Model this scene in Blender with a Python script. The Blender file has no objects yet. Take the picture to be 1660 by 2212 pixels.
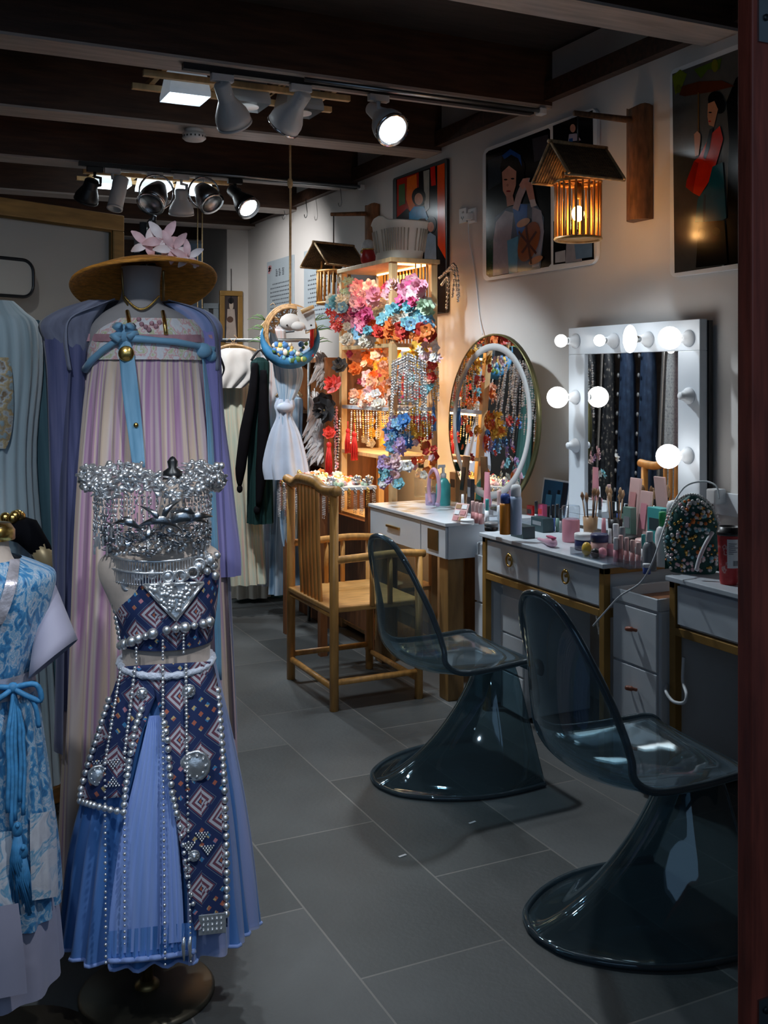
import bpy, math, random
from mathutils import Vector as V, Matrix, Euler
random.seed(7)
PI = math.pi
SC = bpy.context.scene
COL = SC.collection
# ------------------------------------------------------------------ camera
F = 2245.0; YAW = math.radians(25.7); S_ = math.sin(YAW); C_ = math.cos(YAW); EYE = 1.5; HZ = 815.0; PX = 830.0
cam = bpy.data.cameras.new('camera'); camo = bpy.data.objects.new('camera', cam); COL.objects.link(camo)
camo.location = (0, 0, EYE); camo.rotation_euler = (PI/2, 0, -YAW)
cam.sensor_fit = 'HORIZONTAL'; cam.sensor_width = 36; cam.lens = 36*F/1660; cam.shift_y = -291/1660; cam.clip_end = 100; cam.clip_start = .05
SC.camera = camo
# ------------------------------------------------------------------ light
w = bpy.data.worlds.new('world'); SC.world = w; w.use_nodes = True
w.node_tree.nodes['Background'].inputs[0].default_value = (.30, .48, .72, 1)
w.node_tree.nodes['Background'].inputs[1].default_value = .13
SC.view_settings.view_transform = 'Standard'; SC.view_settings.look = 'None'; SC.view_settings.gamma = 1
SC.view_settings.use_curve_mapping = False; SC.view_settings.exposure = 0.0
def lamp(name, kind, loc, energy, color, parent=None, size=.03, target=None, angle=60, blend=.6):
    l = bpy.data.lights.new(name, kind); l.energy = energy; l.color = color
    if kind == 'SPOT': l.spot_size = math.radians(angle); l.spot_blend = blend; l.shadow_soft_size = size
    elif kind == 'POINT': l.shadow_soft_size = size
    elif kind == 'AREA':
        l.shape = 'RECTANGLE'; l.size = size[0]; l.size_y = size[1]
    o = bpy.data.objects.new(name, l); COL.objects.link(o)
    if parent:
        o.parent = parent; loc = V(loc) - V(parent.location)
    o.location = loc
    if target is not None:
        base = V(loc) + (V(parent.location) if parent else V((0,0,0)))
        o.rotation_euler = (V(target) - base).to_track_quat('-Z', 'Y').to_euler()
    return o
# the street outside the open shop front: soft cool daylight falling in
lamp('street_daylight', 'AREA', (0.0, -.6, 2.3), 13, (.50, .72, 1.0), size=(3.6, 1.6), target=(.3, 3.0, .9))
# unseen key spots above the frame, added to light the display forms
lamp('display_key', 'SPOT', (1.05, 1.15, 2.95), 95, (.88, .94, 1), size=.05, target=(.58, 2.54, .75), angle=42, blend=.8)
lamp('display_key', 'SPOT', (-.25, 1.0, 2.95), 75, (.84, .92, 1), size=.05, target=(.42, 2.75, 1.35), angle=48, blend=.8)
lamp('display_key', 'SPOT', (-.7, 1.4, 2.95), 34, (.80, .92, 1), size=.05, target=(.05, 2.5, .9), angle=44, blend=.8)
# unseen fill spots added to brighten the back clothes, far wall and mirrored rail
lamp('back_fill', 'SPOT', (1.15, 4.9, 2.80), 170, (1, .96, .92), size=.05, target=(2.2, 6.55, 1.0), angle=52, blend=.8)
lamp('back_fill', 'SPOT', (1.6, 6.9, 2.78), 150, (1, .97, .95), size=.05, target=(3.0, 7.9, 2.0), angle=70, blend=.9)
lamp('rail_fill', 'SPOT', (1.5, 6.9, 2.78), 110, (.95, .97, 1), size=.05, target=(.15, 7.1, 1.1), angle=75, blend=.8)
# ------------------------------------------------------------------ pixel -> world, the photo's geometry
def at(px, py, d):
    k = (px-PX)/F; r = k*d
    return V((d*S_+r*C_, d*C_-r*S_, EYE-(py-HZ)*d/F))
def onX(px, py, X): return at(px, py, X/(S_+(px-PX)/F*C_))
def onY(px, py, Y): return at(px, py, Y/(C_-(px-PX)/F*S_))
def onZ(px, py, z): return at(px, py, (EYE-z)*F/(py-HZ))
# ------------------------------------------------------------------ materials
MATS = {}
def nn(nt, t, **kw):
    n = nt.nodes.new(t)
    for k, v in kw.items(): setattr(n, k, v)
    return n
def mat(name, col=(.5,.5,.5), rough=.5, metal=0, var=.12, scale=12, bump=.0, stretch=(1,1,1), emit=None, es=1, spec=.5, coat=0, sheen=0, trans=0):
    if name in MATS: return MATS[name]
    m = bpy.data.materials.new(name); m.use_nodes = True; nt = m.node_tree; b = nt.nodes['Principled BSDF']
    b.inputs['Roughness'].default_value = rough; b.inputs['Metallic'].default_value = metal
    b.inputs['Specular IOR Level'].default_value = spec; b.inputs['Coat Weight'].default_value = coat
    b.inputs['Sheen Weight'].default_value = sheen
    if trans: b.inputs['Transmission Weight'].default_value = trans
    tc = nn(nt, 'ShaderNodeTexCoord'); mp = nn(nt, 'ShaderNodeMapping'); mp.inputs['Scale'].default_value = stretch
    no = nn(nt, 'ShaderNodeTexNoise'); no.inputs['Scale'].default_value = scale; no.inputs['Detail'].default_value = 5
    nt.links.new(tc.outputs['Object'], mp.inputs[0]); nt.links.new(mp.outputs[0], no.inputs['Vector'])
    r = nn(nt, 'ShaderNodeValToRGB'); r.color_ramp.elements[0].position = .3; r.color_ramp.elements[1].position = .7
    r.color_ramp.elements[0].color = tuple(c*(1-var) for c in col)+(1,)
    r.color_ramp.elements[1].color = tuple(min(1, c*(1+var)) for c in col)+(1,)
    nt.links.new(no.outputs['Fac'], r.inputs[0]); nt.links.new(r.outputs[0], b.inputs['Base Color'])
    if bump:
        bp = nn(nt, 'ShaderNodeBump'); bp.inputs['Strength'].default_value = bump; bp.inputs['Distance'].default_value = .01
        nt.links.new(no.outputs['Fac'], bp.inputs['Height']); nt.links.new(bp.outputs[0], b.inputs['Normal'])
    if emit: b.inputs['Emission Color'].default_value = emit+(1,); b.inputs['Emission Strength'].default_value = es
    MATS[name] = m; return m
def ramp_mat(name, stops, scale=8, rough=.6, kind='noise', coord='UV', stretch=(1,1,1), rot=0, detail=3, interp='LINEAR', metal=0, sheer=0, sheen=0, bump=0, spec=.4, dist=0):
    m = bpy.data.materials.new(name); m.use_nodes = True; nt = m.node_tree; b = nt.nodes['Principled BSDF']
    b.inputs['Roughness'].default_value = rough; b.inputs['Metallic'].default_value = metal; b.inputs['Sheen Weight'].default_value = sheen; b.inputs['Specular IOR Level'].default_value = spec
    tc = nn(nt, 'ShaderNodeTexCoord'); mp = nn(nt, 'ShaderNodeMapping'); mp.inputs['Scale'].default_value = stretch; mp.inputs['Rotation'].default_value = (0, 0, rot)
    nt.links.new(tc.outputs[coord], mp.inputs[0])
    if kind == 'noise':
        t = nn(nt, 'ShaderNodeTexNoise'); t.inputs['Scale'].default_value = scale; t.inputs['Detail'].default_value = detail; t.inputs['Distortion'].default_value = dist; out = t.outputs['Fac']
    elif kind == 'voronoi':
        t = nn(nt, 'ShaderNodeTexVoronoi'); t.inputs['Scale'].default_value = scale; out = t.outputs['Distance']
    elif kind == 'wave':
        t = nn(nt, 'ShaderNodeTexWave'); t.inputs['Scale'].default_value = scale; t.inputs['Distortion'].default_value = dist; t.inputs['Detail'].default_value = detail; out = t.outputs['Fac']
    nt.links.new(mp.outputs[0], t.inputs['Vector'])
    r = nn(nt, 'ShaderNodeValToRGB'); r.color_ramp.interpolation = interp
    e = r.color_ramp.elements
    while len(e) > 1: e.remove(e[-1])
    e[0].position = stops[0][0]; e[0].color = stops[0][1]+(1,)
    for p, c in stops[1:]:
        q = e.new(p); q.color = c+(1,)
    nt.links.new(out, r.inputs[0]); nt.links.new(r.outputs[0], b.inputs['Base Color'])
    if bump:
        bp = nn(nt, 'ShaderNodeBump'); bp.inputs['Strength'].default_value = bump; bp.inputs['Distance'].default_value = .01
        nt.links.new(out, bp.inputs['Height']); nt.links.new(bp.outputs[0], b.inputs['Normal'])
    MATS[name] = m
    if sheer: add_sheer(m, sheer)
    return m
def add_sheer(m, f):
    nt = m.node_tree; out = [n for n in nt.nodes if n.type == 'OUTPUT_MATERIAL'][0]; b = nt.nodes['Principled BSDF']
    t = nn(nt, 'ShaderNodeBsdfTransparent'); mx = nn(nt, 'ShaderNodeMixShader'); mx.inputs[0].default_value = f
    nt.links.new(b.outputs[0], mx.inputs[1]); nt.links.new(t.outputs[0], mx.inputs[2]); nt.links.new(mx.outputs[0], out.inputs[0])
    return m
def smoke_mat(name, tint, refl=(.75,.9,1), tintmix=.9, ior=1.5, rough=.04):
    """thin tinted acrylic: tinted transmission with a fresnel surface reflection"""
    m = bpy.data.materials.new(name); m.use_nodes = True; nt = m.node_tree
    for n in list(nt.nodes):
        if n.type != 'OUTPUT_MATERIAL': nt.nodes.remove(n)
    out = nt.nodes[0]
    t = nn(nt, 'ShaderNodeBsdfTransparent'); t.inputs[0].default_value = tint+(1,)
    d = nn(nt, 'ShaderNodeBsdfDiffuse'); d.inputs[0].default_value = tuple(c*.35 for c in tint)+(1,)
    g = nn(nt, 'ShaderNodeBsdfGlossy'); g.inputs[0].default_value = refl+(1,); g.inputs[1].default_value = rough
    lw = nn(nt, 'ShaderNodeLayerWeight'); lw.inputs[0].default_value = .5
    pw_ = nn(nt, 'ShaderNodeMath', operation='POWER'); nt.links.new(lw.outputs['Facing'], pw_.inputs[0]); pw_.inputs[1].default_value = 4
    fr = nn(nt, 'ShaderNodeMath', operation='MULTIPLY_ADD'); nt.links.new(pw_.outputs[0], fr.inputs[0]); fr.inputs[1].default_value = .8; fr.inputs[2].default_value = .05
    no = nn(nt, 'ShaderNodeTexNoise'); no.inputs['Scale'].default_value = 3
    bp = nn(nt, 'ShaderNodeBump'); bp.inputs['Strength'].default_value = .08; nt.links.new(no.outputs['Fac'], bp.inputs['Height'])
    nt.links.new(bp.outputs[0], g.inputs['Normal'])
    m1 = nn(nt, 'ShaderNodeMixShader'); m1.inputs[0].default_value = tintmix
    nt.links.new(d.outputs[0], m1.inputs[1]); nt.links.new(t.outputs[0], m1.inputs[2])
    m2 = nn(nt, 'ShaderNodeMixShader'); nt.links.new(fr.outputs[0], m2.inputs[0]); nt.links.new(m1.outputs[0], m2.inputs[1]); nt.links.new(g.outputs[0], m2.inputs[2])
    nt.links.new(m2.outputs[0], out.inputs[0]); MATS[name] = m; return m

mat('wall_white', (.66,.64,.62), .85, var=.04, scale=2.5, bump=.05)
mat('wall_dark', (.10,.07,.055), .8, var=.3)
mat('ceiling_dark', (.022,.014,.012), .7, var=.5, scale=5, stretch=(1,8,8))
mat('beam_wood', (.055,.025,.014), .55, var=.45, scale=4, stretch=(1,9,9), bump=.2)
mat('beam_lit_under', (.42,.37,.34), .6, var=.2, scale=4, stretch=(1,8,8), bump=.1)  # paler underside: light from below put into the colour
mat('post_red', (.27,.05,.028), .5, var=.4, scale=6, stretch=(8,8,1), bump=.2)
mat('white_metal', (.80,.83,.85), .35, var=.03)
mat('white_lacquer', (.62,.68,.74), .35, var=.03, scale=3, coat=.2)
mat('white_plastic', (.66,.70,.74), .45, var=.03)
mat('basket_plastic', (.78,.78,.72), .5, var=.04)
mat('black_metal', (.012,.013,.015), .4, var=.2)
mat('black_plastic', (.015,.016,.018), .35)
mat('silver', (.93,.94,.97), .30, .85, var=.2, scale=40, bump=.3)
mat('dark_silver', (.50,.52,.55), .28, 1, var=.3, scale=30, bump=.3)
mat('chrome', (.7,.7,.72), .08, 1, var=.02)
mat('steel', (.35,.37,.38), .35, 1)
mat('brass', (.55,.34,.10), .28, 1, var=.1)
mat('gold_paint', (.36,.20,.05), .42, .25, var=.12, scale=10)
mat('brass_dark', (.22,.15,.06), .35, .8, var=.15)
mat('gold', (.85,.55,.16), .25, 1, var=.15, scale=30, bump=.2)
mat('bamboo', (.62,.31,.085), .42, var=.25, scale=7, stretch=(6,6,1), coat=.2)
mat('bamboo_flat', (.60,.31,.09), .45, var=.28, scale=9, stretch=(1,9,1), coat=.2)
mat('pale_wood', (.66,.44,.21), .5, var=.18, scale=7, stretch=(5,5,1))
mat('brown_wood', (.20,.075,.025), .5, var=.35, scale=6, stretch=(6,6,1))
mat('oak_frame', (.46,.24,.07), .45, var=.25, scale=8, stretch=(1,1,6), bump=.1)
mat('log_bark', (.17,.075,.03), .7, var=.4, scale=14, stretch=(4,4,1), bump=.3)
mat('thatch', (.12,.075,.035), .8, var=.5, scale=22, stretch=(1,8,1), bump=.5)
mat('rattan', (.42,.26,.12), .6, var=.35, scale=50, bump=.5)
mat('rope', (.52,.38,.2), .8, var=.2, scale=60, bump=.4)
mat('form_linen', (.62,.50,.42), .75, var=.06, scale=60, bump=.05, sheen=.2)
mat('grey_card', (.56,.50,.42), .7, var=.05, scale=2)
mat('mirror', (.93,.95,.95), .015, 1, var=0)
mat('ring_grey', (.48,.50,.51), .5, var=.02)
mat('frosted', (.85,.87,.87), .5, var=.02)
mat('olive_edge', (.13,.12,.05), .35, .6)
mat('bulb_glow', (1,1,1), .3, emit=(1,.97,.94), es=6)
mat('bulb_warm', (1,.7,.4), .3, emit=(1,.52,.16), es=34)
mat('led_warm', (1,.8,.5), .3, emit=(1,.62,.24), es=13)
mat('lamp_face', (1,1,1), .3, emit=(.86,.95,1), es=20)
mat('lamp_glass', (.6,.65,.7), .3, emit=(.72,.85,1), es=.16)
mat('lamp_glass_lit', (.9,.95,1), .3, emit=(.78,.92,1), es=1.0)
mat('frosted_shade', (.55,.58,.60), .4, var=.03)
smoke_mat('smoke_acrylic', (.60,.72,.77), tintmix=.86)
smoke_mat('smoke_base', (.42,.55,.60), tintmix=.82)
smoke_mat('smoke_rim', (.30,.40,.46), tintmix=.6)
smoke_mat('clear_plastic', (.90,.92,.94), tintmix=.93)
smoke_mat('poster_glaze', (.97,.97,.97), tintmix=1, ior=1.45, rough=.03)
# stone paving
def floor_mat():
    m = bpy.data.materials.new('stone_paving'); m.use_nodes = True; nt = m.node_tree; b = nt.nodes['Principled BSDF']
    tc = nn(nt, 'ShaderNodeTexCoord'); mp = nn(nt, 'ShaderNodeMapping'); mp.inputs['Rotation'].default_value = (0,0,PI/2); mp.inputs['Location'].default_value = (-.1,.19,0)
    nt.links.new(tc.outputs['Object'], mp.inputs[0])
    br = nn(nt, 'ShaderNodeTexBrick'); br.inputs['Scale'].default_value = 1; br.inputs['Brick Width'].default_value = .82; br.inputs['Row Height'].default_value = .42
    br.inputs['Mortar Size'].default_value = .0035; br.inputs['Mortar Smooth'].default_value = .3; br.offset = .47
    br.inputs['Color1'].default_value = (.060,.066,.066,1); br.inputs['Color2'].default_value = (.135,.140,.140,1); br.inputs['Mortar'].default_value = (.20,.19,.175,1); br.inputs['Bias'].default_value = -.1
    nt.links.new(mp.outputs[0], br.inputs['Vector'])
    no = nn(nt, 'ShaderNodeTexNoise'); no.inputs['Scale'].default_value = 2.2; no.inputs['Detail'].default_value = 8; nt.links.new(tc.outputs['Object'], no.inputs['Vector'])
    r = nn(nt, 'ShaderNodeValToRGB'); r.color_ramp.elements[0].position = .3; r.color_ramp.elements[0].color = (.62,.62,.62,1); r.color_ramp.elements[1].position = .7; r.color_ramp.elements[1].color = (1.15,1.15,1.15,1)
    nt.links.new(no.outputs['Fac'], r.inputs[0])
    mx = nn(nt, 'ShaderNodeMixRGB'); mx.blend_type = 'MULTIPLY'; mx.inputs[0].default_value = 1
    nt.links.new(br.outputs['Color'], mx.inputs[1]); nt.links.new(r.outputs[0], mx.inputs[2]); nt.links.new(mx.outputs[0], b.inputs['Base Color'])
    n2 = nn(nt, 'ShaderNodeTexNoise'); n2.inputs['Scale'].default_value = 60; n2.inputs['Detail'].default_value = 6; nt.links.new(tc.outputs['Object'], n2.inputs['Vector'])
    ad = nn(nt, 'ShaderNodeMath', operation='SUBTRACT'); nt.links.new(n2.outputs['Fac'], ad.inputs[0]); nt.links.new(br.outputs['Fac'], ad.inputs[1])
    bp = nn(nt, 'ShaderNodeBump'); bp.inputs['Strength'].default_value = .25; bp.inputs['Distance'].default_value = .004
    nt.links.new(ad.outputs[0], bp.inputs['Height']); nt.links.new(bp.outputs[0], b.inputs['Normal'])
    b.inputs['Roughness'].default_value = .58; MATS['stone_paving'] = m
floor_mat()
def ethnic_mat():
    m = bpy.data.materials.new('woven_diamonds'); m.use_nodes = True; nt = m.node_tree; b = nt.nodes['Principled BSDF']; b.inputs['Roughness'].default_value = .8
    tc = nn(nt, 'ShaderNodeTexCoord'); mp = nn(nt, 'ShaderNodeMapping'); mp.inputs['Rotation'].default_value = (0,0,PI/4); mp.inputs['Scale'].default_value = (15,15,15)
    nt.links.new(tc.outputs['UV'], mp.inputs[0])
    def M(op, a, c=None, v=None):
        n = nn(nt, 'ShaderNodeMath', operation=op); nt.links.new(a, n.inputs[0])
        if c is not None: nt.links.new(c, n.inputs[1])
        if v is not None: n.inputs[1].default_value = v
        return n.outputs[0]
    def tile(mul):
        sp = nn(nt, 'ShaderNodeSeparateXYZ'); nt.links.new(mp.outputs[0], sp.inputs[0])
        x = M('MULTIPLY', sp.outputs[0], v=mul); y = M('MULTIPLY', sp.outputs[1], v=mul)
        ax = M('SUBTRACT', M('FRACT', x), v=.5); ay = M('SUBTRACT', M('FRACT', y), v=.5)
        return ax, ay, x, y
    ax, ay, x, y = tile(1)
    # squared spiral: rings whose phase jumps by side
    side = M('GREATER_THAN', M('ADD', ax, ay), v=0)
    ring = M('MAXIMUM', M('ABSOLUTE', ax), M('ABSOLUTE', ay))
    brk = M('MULTIPLY', M('LESS_THAN', M('ABSOLUTE', M('SUBTRACT', ay, v=.04)), v=.055), M('GREATER_THAN', ax, v=.10))
    ring2 = M('ADD', M('ADD', ring, M('MULTIPLY', side, v=.055)), M('MULTIPLY', brk, v=.06))
    r = nn(nt, 'ShaderNodeValToRGB'); r.color_ramp.interpolation = 'CONSTANT'; e = r.color_ramp.elements
    navy = (.012,.028,.11,1); wh = (.50,.50,.56,1); mar = (.17,.055,.085,1)
    e[0].position = 0; e[0].color = (.42,.12,.06,1); e[1].position = .07; e[1].color = navy
    for p, c in ((.10,wh),(.165,mar),(.235,mar),(.245,wh),(.325,mar),(.375,navy),(.41,(.16,.2,.26,1)),(.425,navy),(.53,navy)):
        q = e.new(p); q.color = c
    nt.links.new(ring2, r.inputs[0])
    # every third band of cells: navy ground with little bright squares
    fl = M('FLOOR', x); fl2 = M('FLOOR', y)
    sel = M('LESS_THAN', M('MODULO', M('ABSOLUTE', M('ADD', fl, M('MULTIPLY', fl2, v=2))), v=3), v=.5)
    bx, by, _, _ = tile(3)
    sm = M('MAXIMUM', M('ABSOLUTE', bx), M('ABSOLUTE', by))
    wn = nn(nt, 'ShaderNodeTexNoise'); wn.inputs['Scale'].default_value = 2.1; nt.links.new(mp.outputs[0], wn.inputs['Vector'])
    r3 = nn(nt, 'ShaderNodeValToRGB'); r3.color_ramp.interpolation = 'CONSTANT'; e = r3.color_ramp.elements
    e[0].color = (.45,.13,.08,1); e[1].position = .46; e[1].color = (.55,.42,.2,1); q = e.new(.52); q.color = (.05,.22,.45,1); q = e.new(.6); q.color = (.5,.2,.25,1)
    nt.links.new(wn.outputs['Fac'], r3.inputs[0])
    dot = M('LESS_THAN', sm, v=.2)
    m3 = nn(nt, 'ShaderNodeMixRGB'); nt.links.new(dot, m3.inputs[0]); m3.inputs[1].default_value = navy; nt.links.new(r3.outputs[0], m3.inputs[2])
    m4 = nn(nt, 'ShaderNodeMixRGB'); nt.links.new(sel, m4.inputs[0]); nt.links.new(r.outputs[0], m4.inputs[1]); nt.links.new(m3.outputs[0], m4.inputs[2])
    nt.links.new(m4.outputs[0], b.inputs['Base Color']); MATS['woven_diamonds'] = m
ethnic_mat()
# ------------------------------------------------------------------ mesh builder
ROOTM = {}
class MB:
    def __init__(s): s.v = []; s.f = []; s.m = []; s.uv = {}; s.sm = []
    def _add(s, vs, fs, mi=0, sm=True, uvs=None):
        b = len(s.v); s.v += [tuple(v) for v in vs]
        if uvs: 
            for i, u in enumerate(uvs): s.uv[b+i] = u
        for f in fs: s.f.append(tuple(b+i for i in f)); s.m.append(mi); s.sm.append(sm)
        return s
    def box(s, c, size, rz=0, mi=0, rot=None):
        M = (rot.to_matrix() if rot else Matrix.Rotation(rz, 3, 'Z')); c = V(c); h = [x/2 for x in size]
        vs = [c + M @ V((x*h[0], y*h[1], z*h[2])) for x in (-1,1) for y in (-1,1) for z in (-1,1)]
        return s._add(vs, [(0,1,3,2),(4,6,7,5),(0,4,5,1),(2,3,7,6),(0,2,6,4),(1,5,7,3)], mi, False)
    def span(s, a, b, mi=0):
        return s.box([(a[i]+b[i])/2 for i in range(3)], [abs(a[i]-b[i]) for i in range(3)], mi=mi)
    def tube(s, pts, r, n=8, mi=0, cap=True, closed=False):
        pts = [V(p) for p in pts]; L = len(pts); rr = r if isinstance(r, (list, tuple)) else [r]*L
        vs = []; up = None
        for i, p in enumerate(pts):
            if closed: t = pts[(i+1)%L]-pts[i-1]
            else: t = pts[min(i+1, L-1)]-pts[max(i-1, 0)]
            if t.length < 1e-9: t = V((0,0,1))
            t.normalize()
            if up is None: up = t.orthogonal().normalized()
            up = (up - t*up.dot(t))
            up = up.normalized() if up.length > 1e-6 else t.orthogonal().normalized()
            bi = t.cross(up)
            for k in range(n):
                a = 2*PI*k/n; vs.append(p + (up*math.cos(a)+bi*math.sin(a))*rr[i])
        fs = []
        R = L if closed else L-1
        for i in range(R):
            for k in range(n):
                a = i*n+k; b = i*n+(k+1)%n; j = ((i+1)%L)*n
                fs.append((a, b, j+(k+1)%n, j+k))
        if cap and not closed: fs.append(tuple(range(n-1,-1,-1))); fs.append(tuple((L-1)*n+k for k in range(n)))
        return s._add(vs, fs, mi)
    def lathe(s, prof, c=(0,0,0), n=24, mi=0, M=None, sx=1, sy=1, ribs=0, rn=12, closed=True):
        c = V(c); vs = []; fs = []
        for (r, z) in prof:
            for k in range(n):
                a = 2*PI*k/n; q = r*(1+ribs*math.sin(rn*a)); p = V((q*math.cos(a)*sx, q*math.sin(a)*sy, z))
                if M is not None: p = M @ p
                vs.append(c+p)
        for i in range(len(prof)-1):
            for k in range(n): fs.append((i*n+k, i*n+(k+1)%n, (i+1)*n+(k+1)%n, (i+1)*n+k))
        if closed:
            if prof[0][0] > 1e-5: fs.append(tuple(range(n-1,-1,-1)))
            if prof[-1][0] > 1e-5: fs.append(tuple((len(prof)-1)*n+k for k in range(n)))
        return s._add(vs, fs, mi)
    def ball(s, c, r, n=10, mi=0, sc=(1,1,1), M=None):
        m = max(4, n//2+1)
        return s.lathe([(r*math.sin(PI*i/m), -r*math.cos(PI*i/m)) for i in range(m+1)], c, n, mi, M=(M or Matrix.Identity(3)) @ Matrix.Diagonal(sc), closed=False)
    def grid(s, rows, mi=0, uvs=None, sm=True, close=False):
        n = len(rows[0]); vs = [p for r in rows for p in r]; fs = []
        for i in range(len(rows)-1):
            for k in range(n if close else n-1): fs.append((i*n+k, i*n+(k+1)%n, (i+1)*n+(k+1)%n, (i+1)*n+k))
        return s._add(vs, fs, mi, sm, uvs)
    def poly(s, pts, mi=0): return s._add(pts, [tuple(range(len(pts)))], mi, False)
    def prism(s, pts, off, mi=0):
        n = len(pts); a = [V(p) for p in pts]; b = [p+V(off) for p in a]
        return s._add(a+b, [tuple(range(n)), tuple(range(2*n-1, n-1, -1))]+[(i,(i+1)%n,n+(i+1)%n,n+i) for i in range(n)], mi, False)
    def build(s, name, mats, parent=None, world=False, solid=0, bevel=0, sub=0):
        me = bpy.data.meshes.new(name); vs = s.v
        if world and parent is not None:
            r = parent
            while r.parent: r = r.parent
            Mi = ROOTM[r.name].inverted(); vs = [tuple(Mi @ V(v)) for v in vs]
        me.from_pydata(vs, [], s.f)
        if not isinstance(mats, (list, tuple)): mats = [mats]
        for m in mats: me.materials.append(MATS[m])
        me.polygons.foreach_set('material_index', s.m); me.polygons.foreach_set('use_smooth', s.sm)
        if s.uv:
            u = me.uv_layers.new(name='UVMap')
            for l in me.loops: u.data[l.index].uv = s.uv.get(l.vertex_index, (0, 0))
        me.update()
        o = bpy.data.objects.new(name, me); COL.objects.link(o)
        if parent: o.parent = parent
        if bevel:
            b = o.modifiers.new('bevel', 'BEVEL'); b.width = bevel; b.segments = 2; b.limit_method = 'ANGLE'; b.angle_limit = .7
        if solid:
            q = o.modifiers.new('solid', 'SOLIDIFY'); q.thickness = solid; q.offset = 0
        if sub:
            q = o.modifiers.new('sub', 'SUBSURF'); q.levels = sub; q.render_levels = sub
        return o
def tag(o, label, cat, group=None):
    o['label'] = label; o['category'] = cat
    if group: o['group'] = group
    return o
def thing(name, label, cat, loc=(0,0,0), rz=0, group=None):
    o = bpy.data.objects.new(name, None); COL.objects.link(o); o.empty_display_size = .05
    o.location = loc; o.rotation_euler = (0,0,rz); tag(o, label, cat, group)
    ROOTM[o.name] = Matrix.Translation(V(loc)) @ Matrix.Rotation(rz, 4, 'Z')
    return o
def dup(root, loc, rz=None, label=None, group=None, scale=None):
    r = root.copy(); COL.objects.link(r); r.location = loc
    if rz is not None: r.rotation_euler = (0,0,rz) if not isinstance(rz, tuple) else rz
    if label: r['label'] = label
    if group: r['group'] = group
    if scale: r.scale = scale if isinstance(scale, tuple) else (scale,)*3
    for ch in list(root.children):
        c = ch.copy(); COL.objects.link(c); c.parent = r
        for g in list(ch.children):
            d = g.copy(); COL.objects.link(d); d.parent = c
    return r
def struct(o): o['kind'] = 'structure'; return o
def lab(o, l): o['label'] = l; return o
def mk(name, mats, fn, parent=None, **kw):
    m = MB(); fn(m); return m.build(name, mats, parent, **kw)
def cr(a, b, c, d, t): return .5*((2*b)+(c-a)*t+(2*a-5*b+4*c-d)*t*t+(3*b-a-3*c+d)*t**3)
def spline(pts, k=6):
    pts = [V(p) for p in pts]; o = []
    for i in range(len(pts)-1):
        a = pts[max(i-1,0)]; b = pts[i]; c = pts[i+1]; d = pts[min(i+2,len(pts)-1)]
        for j in range(k): o.append(cr(a,b,c,d,j/k))
    o.append(pts[-1]); return o
# ================================================================== THE ROOM
WX = 3.0; TOP = 2.84
struct(mk('floor', 'stone_paving', lambda m: m.span((-2.0,-1.5,-.1),(3.4,11.2,0))))
struct(mk('wall_right', 'wall_white', lambda m: m.span((WX,1.2,0),(WX+.15,9.1,3.15))))
struct(mk('wall_pillar', 'wall_white', lambda m: m.span((2.80,9.1,0),(WX+.15,9.9,3.15))))
struct(mk('wall_back', 'wall_white', lambda m: m.span((-1.6,11.0,0),(WX+.15,11.15,3.15))))
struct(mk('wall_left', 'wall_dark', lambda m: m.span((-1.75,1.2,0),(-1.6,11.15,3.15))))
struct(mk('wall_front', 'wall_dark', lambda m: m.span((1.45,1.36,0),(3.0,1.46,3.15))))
struct(mk('ceiling', 'ceiling_dark', lambda m: m.span((-1.75,-.2,3.12),(WX+.15,11.15,3.25))))
BEAMS = [3.13, 4.40, 5.54, 6.76, 7.96, 9.0, 10.1]
for i, y in enumerate(BEAMS):
    def fb(m, y=y):
        m.span((-1.6, y-.1, TOP+.012), (WX, y+.1, 3.12), 0); m.span((-1.6, y-.098, TOP), (WX, y+.098, TOP+.012), 1)
    struct(mk('trim_%d' % (i+1), ['beam_wood', 'beam_lit_under'], fb))
struct(mk('trim_8', 'beam_wood', lambda m: m.span((WX-.05,1.4,TOP+.03),(WX,9.1,TOP+.12))))
struct(mk('trim_9', 'beam_wood', lambda m: m.span((-1.6,10.2,2.45),(2.2,10.5,2.84))))
# the shop-front jamb at the right edge
jb = struct(mk('door_1', 'post_red', lambda m: m.span((1.36,1.35,0),(1.43,1.385,3.12)), bevel=.003))
for z in (2.14, .36):
    pl = mk('hinge_plate', ['steel', 'black_metal'], lambda m: (m.box((1.395,1.348,z),(.045,.004,.11)), m.lathe([(0,0),(.006,0),(.006,.003),(0,.003)], (1.388,1.346,z-.012), 10, 1, M=Matrix.Rotation(PI/2,3,'X')), m.lathe([(0,0),(.006,0),(.006,.003),(0,.003)], (1.388,1.346,z+.035), 10, 1, M=Matrix.Rotation(PI/2,3,'X'))), jb)
    pl['label'] = 'grey screwed metal plate'

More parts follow.
